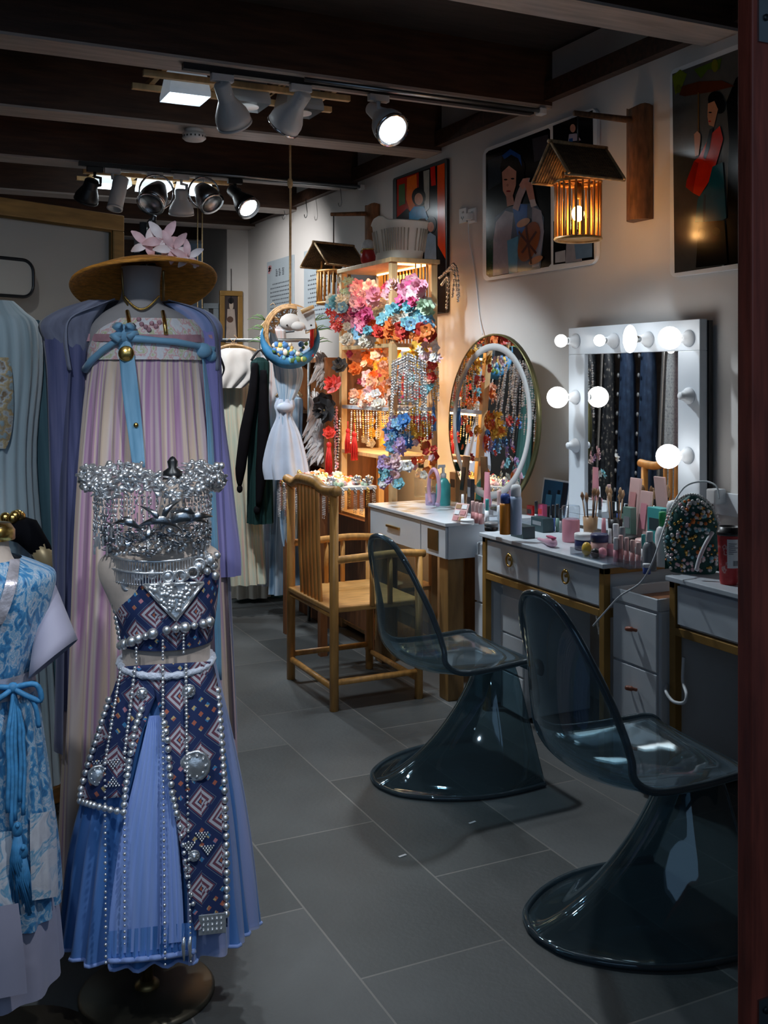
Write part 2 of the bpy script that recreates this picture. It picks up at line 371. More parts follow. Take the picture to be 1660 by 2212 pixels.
# ================================================================== WALL THINGS
def picture(parent, X, shapes, name='print'):
    """flat print: coloured patches traced on the wall plane, each patch a hair proud of the last"""
    m = MB(); mats = []
    for i, (col, pts) in enumerate(shapes):
        mn = 'ink_%02x%02x%02x' % tuple(int(c*255) for c in col)
        mat(mn, tuple(c**2.2*1.5 for c in col), .16, var=.10, scale=25, spec=.3)
        if mn not in mats: mats.append(mn)
        m.poly([onX(x, y, X-.00025*i) for x, y in pts][::-1], mats.index(mn))
    return m.build(name, mats, parent, world=True)
def ell(cx, cy, a, b, n=18, rot=0):
    c, s = math.cos(rot), math.sin(rot)
    return [(cx+a*math.cos(t)*c-b*math.sin(t)*s, cy+a*math.cos(t)*s+b*math.sin(t)*c) for t in [2*PI*i/n for i in range(n)]]
def board(name, label, cat, Y0, Y1, z0, z1, th=.02, frame='white_metal', rad=.03, bw=.012):
    t = thing(name, label, cat, (WX-.001, (Y0+Y1)/2, z0))
    def rr(m):
        pts = []
        for cy, cz, a0 in ((Y1-rad,z1-rad,0),(Y0+rad,z1-rad,PI/2),(Y0+rad,z0+rad,PI),(Y1-rad,z0+rad,1.5*PI)):
            for k in range(6):
                a = a0+k*PI/10; pts.append((WX-th, cy+rad*math.cos(a), cz+rad*math.sin(a)))
        m.prism(pts, (th-.002,0,0))
    mk('backing_board', frame, rr, t, world=True)
    return t
XP = WX-.021
# poster one: girls in blue in front of red and orange banners
t = board('wall_poster', 'tall glossy poster of figures in blue before red banners, behind the display rack', 'poster', 5.34, 6.06, 1.88, 2.79, frame='black_metal', rad=.02)
picture(t, XP, [((.10,.09,.10), [(856,388),(961,352),(963,676),(858,660)]),
 ((.55,.12,.07), [(858,388),(905,372),(905,480),(880,450),(858,470)]), ((.78,.36,.10), [(880,384),(900,376),(902,420),(890,470),(878,430)]),
 ((.85,.30,.10), [(945,358),(961,352),(963,560),(946,530)]), ((.75,.12,.08), [(930,362),(940,358),(942,400),(932,402)]),
 ((.25,.35,.22), [(862,400),(875,396),(876,440),(862,446)]), ((.55,.55,.52), [(915,370),(928,366),(928,450),(918,460)]),
 ((.06,.05,.06), ell(905,425,15,20)), ((.72,.52,.44), ell(905,430,9,13)), ((.13,.50,.72), [(884,460),(895,446),(916,446),(925,470),(922,540),(884,545)]),
 ((.05,.04,.05), ell(932,485,11,18)), ((.70,.50,.43), ell(931,490,7,11)), ((.45,.58,.72), [(918,510),(930,502),(942,510),(946,660),(916,655)]),
 ((.20,.34,.5), [(884,540),(914,540),(914,640),(884,640)])])
# poster two: child with drum, with two small inset pictures at the right
t = board('wall_poster', 'wide white-bordered poster of a child holding a drum, hung behind the lit lantern', 'poster', 3.915, 4.935, 2.03, 2.757, rad=.05)
picture(t, XP, [((.055,.065,.075), [(1050,332),(1056,326),(1185,277),(1189,281),(1191,570),(1186,576),(1058,599),(1051,594)]),
 ((.055,.065,.08), [(1195,272),(1281,238),(1282,330),(1196,352)]), ((.055,.065,.08), [(1196,478),(1282,470),(1284,560),(1196,572)]),
 ((.14,.17,.20), [(1055,345),(1085,335),(1082,395),(1055,410)]), ((.10,.19,.13), [(1052,520),(1066,518),(1068,595),(1052,592)]),
 ((.20,.20,.22), [(1150,300),(1185,290),(1185,340),(1155,350)]),
 ((.28,.33,.40), [(1070,470),(1095,450),(1120,440),(1160,440),(1176,470),(1174,520),(1168,580),(1065,596),(1066,520)]),
 ((.50,.49,.54), [(1072,480),(1092,455),(1110,460),(1104,520),(1098,590),(1066,596),(1066,520)]),
 ((.50,.50,.55), [(1150,446),(1170,455),(1176,500),(1165,575),(1150,578)]),
 ((.24,.38,.62), [(1108,450),(1120,440),(1140,442),(1138,500),(1118,508)]), ((.30,.50,.62), [(1096,520),(1120,510),(1118,588),(1100,592)]),
 ((.035,.03,.035), ell(1108,362,27,30)), ((.10,.25,.48), [(1085,336),(1103,322),(1125,335),(1128,360),(1120,342),(1105,334),(1090,344)]),
 ((.035,.03,.035), [(1082,370),(1090,350),(1130,360),(1136,395),(1125,430),(1118,400)]),
 ((.66,.47,.40), [(1085,372),(1100,358),(1116,370),(1115,400),(1108,424),(1096,428),(1087,412)]), ((.10,.05,.05), ell(1093,388,4,1.8)), ((.10,.05,.05), ell(1108,386,4,1.8)),
 ((.48,.15,.15), ell(1099,413,5,2)), ((.55,.37,.31), ell(1097,400,2.4,3.2)), ((.62,.44,.38), [(1094,424),(1108,420),(1112,442),(1096,446)]),
 ((.60,.52,.52), [(1108,450),(1116,420),(1126,396),(1134,386),(1146,384),(1142,398),(1128,430),(1120,456)]),
 ((.68,.50,.45), [(1122,400),(1130,386),(1142,384),(1140,398),(1130,410)]), ((.66,.48,.43), [(1132,392),(1150,394),(1158,440),(1148,446),(1140,420)]),
 ((.70,.66,.66), [(1144,432),(1156,430),(1160,444),(1148,448)]),
 ((.45,.24,.12), ell(1143,522,21,45,20,.32)), ((.62,.48,.38), ell(1131,481,16,8,14,-.5)), ((.60,.42,.32), ell(1158,562,17,7,14,-.5)),
 ((.25,.10,.05), [(1122,498),(1160,545),(1158,550),(1120,503)]), ((.25,.10,.05), [(1158,498),(1126,545),(1130,548),(1161,502)]), ((.25,.10,.05), [(1138,486),(1150,570),(1146,571),(1134,488)]),
 ((.035,.03,.035), ell(1238,270,10,15)), ((.64,.48,.42), ell(1238,277,6,9)), ((.50,.50,.58), [(1230,290),(1246,288),(1256,303),(1228,306)]), ((.12,.25,.45), [(1230,300),(1238,298),(1238,326),(1230,326)]),
 ((.45,.45,.48), [(1225,510),(1250,500),(1258,563),(1222,568)]), ((.55,.56,.58), [(1200,545),(1222,540),(1222,565),(1200,568)]), ((.30,.40,.50), [(1240,515),(1280,510),(1280,555),(1245,560)])])
# poster three: woman with a parasol
t = board('wall_poster', 'large white-bordered poster of a person under a parasol wearing a red jacket', 'poster', 2.62, 3.417, 1.92, 2.79, rad=.03)
picture(t, XP, [((.27,.27,.26), [(1453,160),(1640,90),(1640,562),(1458,590)]), ((.20,.20,.195), [(1455,330),(1560,315),(1560,575),(1458,590)]),
 ((.030,.028,.03), [(1590,170),(1640,120),(1640,562),(1565,574),(1570,470),(1576,300),(1570,220)]),
 ((.34,.38,.10), [(1453,165),(1470,150),(1485,160),(1475,185),(1460,205)]), ((.25,.32,.10), [(1500,150),(1560,125),(1555,150),(1530,150),(1515,170)]), ((.36,.36,.10), ell(1545,142,7,14)), ((.3,.32,.1), ell(1466,192,6,9)),
 ((.28,.14,.08), [(1468,205),(1475,186),(1510,176),(1560,174),(1588,186),(1540,198),(1480,208)]), ((.35,.26,.14), [(1508,200),(1511,200),(1511,310),(1508,310)]),
 ((.035,.03,.035), ell(1547,215,17,18)), ((.035,.03,.035), ell(1556,228,12,18)), ((.60,.43,.33), [(1530,224),(1544,218),(1552,236),(1548,252),(1543,274),(1532,270),(1529,252)]), ((.08,.05,.05), ell(1535,243,3.5,1.5)), ((.55,.12,.10), ell(1534,262,3,1.8)),
 ((.62,.14,.06), [(1536,290),(1556,272),(1563,300),(1552,340),(1540,380),(1512,424),(1500,418),(1482,404),(1484,390),(1500,348),(1510,340)]),
 ((.46,.10,.05), [(1482,404),(1484,390),(1500,348),(1510,352),(1500,400),(1498,417)]),
 ((.60,.44,.36), [(1500,290),(1507,283),(1514,290),(1514,300),(1510,335),(1502,338),(1501,310)]),
 ((.10,.09,.10), [(1534,280),(1541,276),(1534,320),(1525,345),(1520,340)]),
 ((.07,.27,.32), [(1540,360),(1562,350),(1570,470),(1560,478),(1502,480),(1508,430),(1530,400)]), ((.05,.20,.25), [(1521,420),(1526,420),(1524,479),(1519,479)]),
 ((.04,.05,.06), [(1510,480),(1566,476),(1572,570),(1504,578)]), ((.20,.18,.10), ell(1518,505,7,12)), ((.18,.17,.10), ell(1548,500,9,9))])
# pale text boards
def text_board(label, x0, x1, y0, y1, cols):
    a = onX(x0, y0, WX); b = onX(x1, y0, WX)
    zt = a.z; t = board('text_board', label, 'poster', min(a.y,b.y), max(a.y,b.y), zt-.62, zt, th=.012, frame='card_blue', rad=.004)
    m = MB(); X = WX-.0125; W = abs(a.y-b.y); Yl = max(a.y,b.y)
    def mark(u, v, w_, h_, mi=0): m.poly([(X, Yl-u*W, zt-v), (X, Yl-u*W, zt-v-h_), (X, Yl-(u+w_)*W, zt-v-h_), (X, Yl-(u+w_)*W, zt-v)][::-1], mi)
    for k in range(3):                                       # heading characters built from strokes
        u = .34+k*.12
        for j in range(4): mark(u+random.uniform(-.01,.02), .085+j*.016, random.uniform(.05,.09), .005)
        mark(u+.03, .08, .014, .065); mark(u+.065, .095, .012, .05)
    for r in range(11):                                      # body text: rows of tiny broken strokes
        u = .14 if r % 4 else .22
        while u < .86:
            l = random.uniform(.02,.05); mark(u, .20+r*.034, l, .008); mark(u+l*.3, .195+r*.034, .008, .017); u += l+.02
    for k in range(5): 
        p = [(X-.0006, Yl-(.09+.05*math.cos(q)+.05*(k%2))*W, zt-.05-.018*math.sin(q)-.02*(k//2)) for q in [i*PI/3 for i in range(6)]]
        m.poly(p, 1)
    m.build('printed_text', ['ink_dark', 'ink_blossom'], t, world=True)
mat('card_blue', (.40,.47,.52), .5, var=.05, scale=5); mat('ink_dark', (.06,.07,.09), .7); mat('ink_blossom', (.45,.22,.24), .7)
text_board('pale blue text board nearer the corner pillar', 580, 637, 567, 660, 1)
text_board('pale blue text board beside the hanging thatched lantern', 660, 727, 544, 660, 1)
# gilt framed picture and small frame on the far wall
def framed(name, label, p0, p1, d, frame, shapes, bw=.03, th=.03, flat=False):
    a = at(p0[0], p1[1], d); b = at(p1[0], p1[1], d); c = (a+b)/2; W = (b-a).length; H = at(p0[0],p0[1],d).z - a.z
    ang = 0 if flat else math.atan2((b-a).y, (b-a).x)
    if flat: c.y = 9.084
    t = thing(name, label, 'picture', c, ang)
    def fr(m):
        m.box((0,0,bw/2),(W,th,bw)); m.box((0,0,H-bw/2),(W,th,bw)); m.box((-W/2+bw/2,0,H/2),(bw,th,H-2*bw)); m.box((W/2-bw/2,0,H/2),(bw,th,H-2*bw))
    mk('frame', frame, fr, t, bevel=.004)
    m = MB(); mats = []
    for i, (col, pts) in enumerate(shapes):
        mn = 'ink_%02x%02x%02x' % tuple(int(q*255) for q in col); mat(mn, tuple(q**2.2 for q in col), .5, var=.15, scale=15)
        if mn not in mats: mats.append(mn)
        m.poly([((u-.5)*(W-bw), .004-.0006*i, (1-v)*(H-bw)+bw/2) for u, v in pts], mats.index(mn))
    m.build('painted_canvas', mats, t); return t
fp = framed('framed_picture', 'gilt framed picture of a standing figure on the far wall', (475,628),(526,752), 9.40, 'gold_paint',
 [((.24,.20,.20), [(0,0),(0,1),(1,1),(1,0)]), ((.60,.55,.50), ell(.5,.62,.26,.3)), ((.75,.68,.62), ell(.52,.22,.12,.10)), ((.10,.09,.10), ell(.5,.14,.16,.06)), ((.7,.64,.6),[(.3,.3),(.7,.3),(.85,.98),(.2,.98)]), ((.12,.2,.26),[(0,.6),(.22,.62),(.2,1),(0,1)]), ((.35,.25,.2), ell(.45,.5,.18,.06))], bw=.045, flat=True)
lab(mk('hanging_wire', 'black_metal', lambda m: m.tube([(0,0,.4),(0,0,.72)], .003, 5), fp), 'thin dark hanging wire')
framed('framed_print', 'small pale blue framed print left of the gilt picture', (440,655),(473,748), 9.6, 'card_blue',
 [((.15,.15,.16), [(0,0),(0,1),(1,1),(1,0)]), ((.62,.45,.40), [(.15,.3),(.15,.8),(.8,.8),(.8,.3)])], bw=.05)
# sockets
for i, (x0, x1, l) in enumerate(((993,1010,'wall socket, left one of the pair by the drum poster'), (1012,1030,'wall socket with a plug in it, right one of the pair by the drum poster'))):
    p = onX((x0+x1)/2, 466, WX-.006); t = thing('wall_socket', l, 'socket', p, group=None)
    mk('face_plate', 'white_plastic', lambda m: m.box((0,0,0),(.012,.082,.086)), t, bevel=.003)
    mk('slots', 'black_plastic', lambda m: [m.box((-.0065,y,z),(.002,w_,h_)) for y,z,w_,h_ in ((0,.018,.004,.012),(-.014,.018,.004,.012),(.012,-.01,.004,.013),(-.012,-.012,.004,.013),(0,-.02,.004,.012))], t)
    if i: mk('plug', 'white_plastic', lambda m: m.box((-.022,0,-.005),(.03,.04,.04)), t, bevel=.006)
tag(mk('wall_cable', 'white_plastic', lambda m: m.tube(spline([onX(1012,482,WX-.012), onX(1014,520,WX-.008), onX(1022,560,WX-.006), onX(1030,620,WX-.006), onX(1036,680,WX-.006), onX(1043,722,WX-.02)]), .0035, 6)), 'thin grey cable running down the wall from the sockets', 'cable')
# hooks on the wall
for (x, y, d_, l) in ((613,466,0,'small S hook under the beam, the left of two beside the rope'),(661,462,0,'small S hook under the beam, second from the rope'),(735,437,0,'small S hook under the beam nearest the display rack')):
    p = onX(x, y, WX-.1)
    tag(mk('hook', 'steel', lambda m: m.tube([p+V((0,.03*math.cos(a),-.03*math.sin(a) if a<PI else .03*math.sin(a-PI)*1)) for a in [i*PI/8 for i in range(0,10)]]+[V((p.x,p.y-.0,TOP+.02))], .003, 5)), l, 'hook')

# ================================================================== LANTERNS
def lantern(name, label, logY, logX, ztop, zbot, tip, zr, ze, zc0, zc1, sc, lit, rot):
    t = thing(name, label, 'lantern', (WX-.001, logY, zbot))
    def log(m):
        rows = []
        for z in (zbot, (zbot+zbot*0+ztop)/2, ztop):
            rows.append([V((WX-.002+(-.075*math.sin(a))*1.0, logY+.066*math.cos(a), z+.01*math.sin(3*a)*(z==ztop))) for a in [PI*i/12 for i in range(13)]])
        m.grid(rows, close=True); m.poly(rows[-1]); m.poly(rows[0][::-1])
    mk('wall_log', 'log_bark', log, t, world=True)
    mk('arm', 'log_bark', lambda m: m.tube([(WX-.04, logY, ztop-.055), (tip.x, tip.y, tip.z)], [.016,.012], 8), t, world=True)
    c = V((tip.x+.02, tip.y, 0))
    mk('hanging_cord', 'black_metal', lambda m: m.tube([(c.x, c.y, tip.z+.01), (c.x, c.y, zr)], .004, 6), t, world=True)
    R = Matrix.Rotation(rot, 3, 'Z'); L = .145*sc; Wd = .115*sc
    def roof(m):
        for s in (-1, 1):
            n = 22
            for i in range(n):                                # reed by reed
                x = -L+2*L*(i+.5)/n
                m.tube([c+R@V((x,0,zr)), c+R@V((x,s*Wd,ze))], L/n*1.08, 5)
    rf = mk('roof', 'thatch', roof, t, world=True)
    def edge(m):
        for x in (-L, L):
            for s in (-1,1): m.tube([c+R@V((x,0,zr+.012)), c+R@V((x,s*(Wd+.012),ze-.004))], .0065, 6)
        m.tube([c+R@V((-L-.01,0,zr+.01)), c+R@V((L+.01,0,zr+.01))], .009, 7)
        for s in (-1,1): m.tube([c+R@V((-L-.01,s*Wd,ze-.006)), c+R@V((L+.01,s*Wd,ze-.006))], .007, 6)
    mk('roof_pole', 'rattan', edge, t, world=True)
    rc = .095*sc
    def cage(m):
        for i in range(22):
            a = 2*PI*i/22; m.tube([c+V((rc*math.cos(a), rc*math.sin(a), zc0)), c+V((rc*math.cos(a), rc*math.sin(a), zc1))], .0052*sc, 6)
    mk('bamboo_slats', 'bamboo', cage, t, world=True)
    def rings(m):
        m.tube([c+V((rc*math.cos(a), rc*math.sin(a), zc1)) for a in [2*PI*i/24 for i in range(24)]], .008*sc, 6, closed=True)
        for a in (0, PI/2): m.tube([c+V((rc*math.cos(a), rc*math.sin(a), zc1)), c-V((rc*math.cos(a), rc*math.sin(a), -zc1))], .006*sc, 6)
        m.tube([c+V((0,0,zc1)), c+V((0,0,zr))], .006*sc, 6)
        for k in (-1, 1): m.tube([c+V((k*rc*.8,0,zc1)), c+V((k*rc*.8,0,ze+.03))], .005*sc, 6)
    mk('hoop', 'bamboo', rings, t, world=True)
    mk('hoop', 'bamboo', lambda m: m.tube([c+V((rc*math.cos(a), rc*math.sin(a), zc0)) for a in [2*PI*i/24 for i in range(24)]], .008*sc, 6, closed=True), t, world=True)
    mk('floor_disc', 'bamboo', lambda m: m.lathe([(0,zc0),(rc,zc0),(rc,zc0+.008),(0,zc0+.008)], (c.x,c.y,0), 24), t, world=True)
    mk('bulb_socket', 'brass_dark', lambda m: m.lathe([(.0,zc1-.07),(.016,zc1-.07),(.018,zc1-.03),(.012,zc1),(0,zc1)], (c.x,c.y,0), 12), t, world=True)
    if lit:
        mk('bulb', 'bulb_warm', lambda m: m.ball(c+V((0,0,(zc0+zc1)/2-.012)), .027, 14, sc=(1,1,1.25)), t, world=True)
        lamp('lantern_glow', 'POINT', c+V((0,0,(zc0+zc1)/2-.065)), 1.6, (1,.5,.16), t, size=.02)
    return t
pn = onY(1246, 243, 3.61)
lantern('bamboo_lantern', 'lit bamboo cage lantern with a thatched roof on a log bracket, nearest lantern', 3.61, 2.93, 2.675, 2.185, V((2.63,3.61,2.617)), 2.475, 2.335, 2.085, 2.325, 1.0, True, .03)
lantern('bamboo_lantern', 'unlit bamboo lantern with thatched roof hanging beyond the display rack', 6.36, 2.93, 2.66, 2.40, V((2.67,6.36,2.58)), 2.375, 2.235, 1.99, 2.20, 1.15, False, .28)

# ================================================================== VANITY MIRROR
t = thing('vanity_mirror', 'square white hollywood vanity mirror with round bulbs, standing on the middle desk', 'mirror', (2.94, 3.62, .812))
def vf(m):
    for a, b in (((2.925,3.18,.81),(2.965,4.06,.86)), ((2.925,3.18,1.607),(2.965,4.06,1.733)), ((2.925,3.18,.86),(2.965,3.307,1.607)), ((2.925,3.935,.86),(2.965,4.06,1.607))): m.span(a, b)
mk('frame', 'white_lacquer', vf, t, world=True, bevel=.003)
mk('mirror_glass', 'mirror', lambda m: m.span((2.936,3.300,.852),(2.944,3.942,1.612)), t, world=True)
mk('back_panel', 'black_plastic', lambda m: m.span((2.966,3.172,.815),(2.985,4.066,1.728)), t, world=True)
bulbs = [(1242,737,.030,1),(1328,736,.026,1),(1402,733,.044,2),(1490,731,.046,1),(1245,858,.050,1),(1242,962,0,0),(1490,855,0,0),(1488,984,.049,1)]
for (x, y, r, on) in bulbs:
    p = onX(x, y, 2.925); p.y = min(max(p.y, 3.235), 4.0); p.x = 2.925
    Rx = Matrix.Rotation(-PI/2, 3, 'Y')
    so = mk('bulb_holder', 'white_plastic', lambda m: m.lathe([(.0,0),(.034,0),(.034,.008),(.026,.014),(.022,.028),(.016,.030),(.016,.048),(0,.048)], p, 18, M=Rx), t, world=True)
    if on:
        bl = mk('bulb', 'bulb_glow', lambda m: m.ball(p+V((-.055-r,0,0)), r, 18, sc=(1,1,1) if on == 1 else (.6,.75,1.35)), t, world=True)
        mk('bulb_neck', 'steel', lambda m: m.lathe([(.0,.046),(.013,.046),(.015,.07),(0,.07)], p, 12, M=Rx), t, world=True)
        lamp('bulb_light', 'POINT', p+V((-.055-r,0,0)), .5, (1,.90,.84), t, size=r)
# ================================================================== ROUND MIRROR
t = thing('round_mirror', 'large round mirror with a frosted light ring leaning at the back of the far desk', 'mirror', (2.78, 4.53, .832))
mc = V((2.79, 4.53, 1.278)); RM = Matrix.Rotation(-PI/2+.045, 3, 'Y')
mk('rim', 'olive_edge', lambda m: m.lathe([(.419,-.012),(.427,-.012),(.427,.013),(.419,.013)], mc, 64, M=RM, sx=1.04, closed=False), t, world=True)
mk('backing', 'olive_edge', lambda m: m.lathe([(0,-.012),(.42,-.012),(.42,.0),(0,.0)], mc, 64, M=RM, sx=1.04), t, world=True)
mk('mirror_glass', 'mirror', lambda m: m.lathe([(0,.012),(.418,.012)], mc, 64, M=RM, sx=1.04, closed=False), t, world=True)
mk('light_ring', 'ring_grey', lambda m: m.lathe([(.345,.0125),(.345,.0135),(.380,.0135),(.380,.0125)], mc, 64, M=RM, sx=1.04, closed=False), t, world=True)

# ================================================================== DESKS
def ring_pull(m, p, r=.022):
    m.tube([p+V((-.012, r*math.sin(a), -.004-r*math.cos(a)*1.15)) for a in [2*PI*i/20 for i in range(20)]], .0042, 7, closed=True)
    m.tube([p, p+V((-.012,0,0))], [.007,.006], 8); m.ball(p+V((-.013,0,r*.9)), .008, 8)
def gold_desk(label, X0, X1, Y0, Y1, H, nd, handle):
    t = thing('dressing_table', label, 'desk', ((X0+X1)/2, (Y0+Y1)/2, 0), group=None)
    mk('table_top', 'white_lacquer', lambda m: m.span((X0-.012,Y0-.008,H-.018),(X1,Y1+.008,H)), t, world=True, bevel=.003)
    mk('drawer_box', 'white_lacquer', lambda m: m.span((X0+.022,Y0+.03,H-.175),(X1-.02,Y1-.03,H-.0185)), t, world=True)
    g = .03
    def apron(m):
        m.span((X0,Y0+g,H-.205),(X0+g,Y1-g,H-.177)); m.span((X1-g,Y0+g,H-.205),(X1,Y1-g,H-.177))
        m.span((X0,Y0,H-.042),(X1,Y0+.028,H-.0185)); m.span((X0,Y1-.028,H-.042),(X1,Y1,H-.0185))
        m.span((X0+g,Y0,H-.205),(X1-g,Y0+.028,H-.177)); m.span((X0+g,Y1-.028,H-.205),(X1-g,Y1,H-.177))
    mk('rail_frame', 'gold_paint', apron, t, world=True, bevel=.002)
    for (x, y) in ((X0,Y0),(X0,Y1-g),(X1-g,Y0),(X1-g,Y1-g)):
        mk('leg', 'gold_paint', lambda m: m.span((x,y,0),(x+g,y+g,H-.0185)), t, world=True, bevel=.002)
    w_ = (Y1-Y0-.06)/nd
    for k in range(nd):
        y0 = Y0+.03+k*w_+.006; y1 = y0+w_-.012
        d = mk('drawer', 'white_lacquer', lambda m: m.span((X0+.004,y0,H-.165),(X0+.021,y1,H-.03)), t, world=True, bevel=.002)
        h = mk('ring_pull', 'brass', lambda m: ring_pull(m, V((X0+.004,(y0+y1)/2,H-.085))), d, world=True)
    return t
D3 = dict(X0=2.435, X1=2.915, Y0=3.155, Y1=4.036, H=.80)
D4 = dict(X0=2.50, X1=2.97, Y0=2.02, Y1=2.870, H=.80)
gold_desk('white two-drawer dressing table with gold frame and ring pulls, under the bulb mirror', nd=2, handle=1, **D3)
gold_desk('white dressing table with gold frame at right, partly hidden by the door jamb', nd=1, handle=1, **D4)
# far desk: white drawer box on brown legs
D2 = dict(X0=2.33, X1=2.95, Y0=4.185, Y1=5.015, H=.83)
t = thing('dressing_table', 'white dressing table on thick brown legs below the round mirror, beside the bamboo chair', 'desk', (2.64, 4.6, 0))
mk('table_top', 'white_lacquer', lambda m: m.span((2.322,4.175,.812),(2.95,5.02,.83)), t, world=True, bevel=.003)
mk('drawer_box', 'white_lacquer', lambda m: m.span((2.344,4.185,.66),(2.94,5.015,.8115)), t, world=True)
d = mk('drawer', 'white_lacquer', lambda m: m.span((2.33,4.44,.662),(2.3435,5.01,.808)), t, world=True, bevel=.002)
mk('bar_handle', 'brass', lambda m: m.span((2.318,4.655,.735),(2.33,4.80,.747)), d, world=True, bevel=.002)
d = mk('drawer', 'white_lacquer', lambda m: m.span((2.33,4.19,.662),(2.3435,4.43,.808)), t, world=True, bevel=.002)
lab(mk('square_plate', 'brass_dark', lambda m: m.span((2.325,4.255,.69),(2.33,4.355,.785)), d, world=True), 'square brown metal pull')
for (x, y) in ((2.35,4.20),(2.35,4.91),(2.85,4.20),(2.85,4.91)):
    mk('leg', 'brown_gold', lambda m: m.span((x,y,0),(x+.085,y+.085,.66)), t, world=True, bevel=.004) if 'brown_gold' in MATS else (mat('brown_gold', (.26,.14,.045), .45, var=.3, scale=6, stretch=(6,6,1)), mk('leg', 'brown_gold', lambda m: m.span((x,y,0),(x+.085,y+.085,.66)), t, world=True, bevel=.004))
# drawer towers
def tower(label, X0, X1, Y0, Y1, H, n, knob, tray=False):
    t = thing('drawer_tower', label, 'drawers', ((X0+X1)/2,(Y0+Y1)/2,0))
    mk('carcass', 'white_plastic', lambda m: m.span((X0+.012,Y0,0.012),(X1,Y1,H-(.045 if tray else 0))), t, world=True, bevel=.008)
    if tray:
        def tr(m):
            for a, b in (((X0,Y0,H-.044),(X0+.01,Y1,H)),((X1-.01,Y0,H-.044),(X1,Y1,H)),((X0+.01,Y0,H-.044),(X1-.01,Y0+.01,H)),((X0+.01,Y1-.01,H-.044),(X1-.01,Y1,H))): m.span(a,b)
        mk('top_tray', 'white_plastic', tr, t, world=True, bevel=.003)
        mk('tray_lining', 'brown_wood', lambda m: m.span((X0+.011,Y0+.011,H-.043),(X1-.011,Y1-.011,H-.038)), t, world=True)
    h = (H-.07)/n
    for k in range(n):
        z0 = .02+k*h
        d = mk('drawer', 'white_plastic', lambda m: m.span((X0,Y0+.006,z0+.004),(X0+.0115,Y1-.006,z0+h-.004)), t, world=True, bevel=.003)
        if knob:
            yc = (Y0+Y1)/2; mk('knob', 'terracotta', lambda m: m.tube(spline([(X0-.004,yc-.02,z0+h*.62),(X0-.02,yc-.012,z0+h*.64),(X0-.024,yc+.01,z0+h*.63),(X0-.004,yc+.024,z0+h*.6)],4), [.006]*4+[.009]*5+[.006]*4, 8), d, world=True)
    return t
mat('terracotta', (.30,.09,.05), .4)
tower('slim white drawer tower squeezed between the far desk and the middle desk', 2.47,2.86, 4.050,4.168, .735, 3, False)
tower('white drawer unit under the left end of the middle desk', 2.50,2.86, 3.80,3.99, .58, 3, False)
tower('white drawer unit with brown handles and a top tray, between the middle and right desks', 2.46,2.90, 2.885,3.14, .715, 3, True, True)
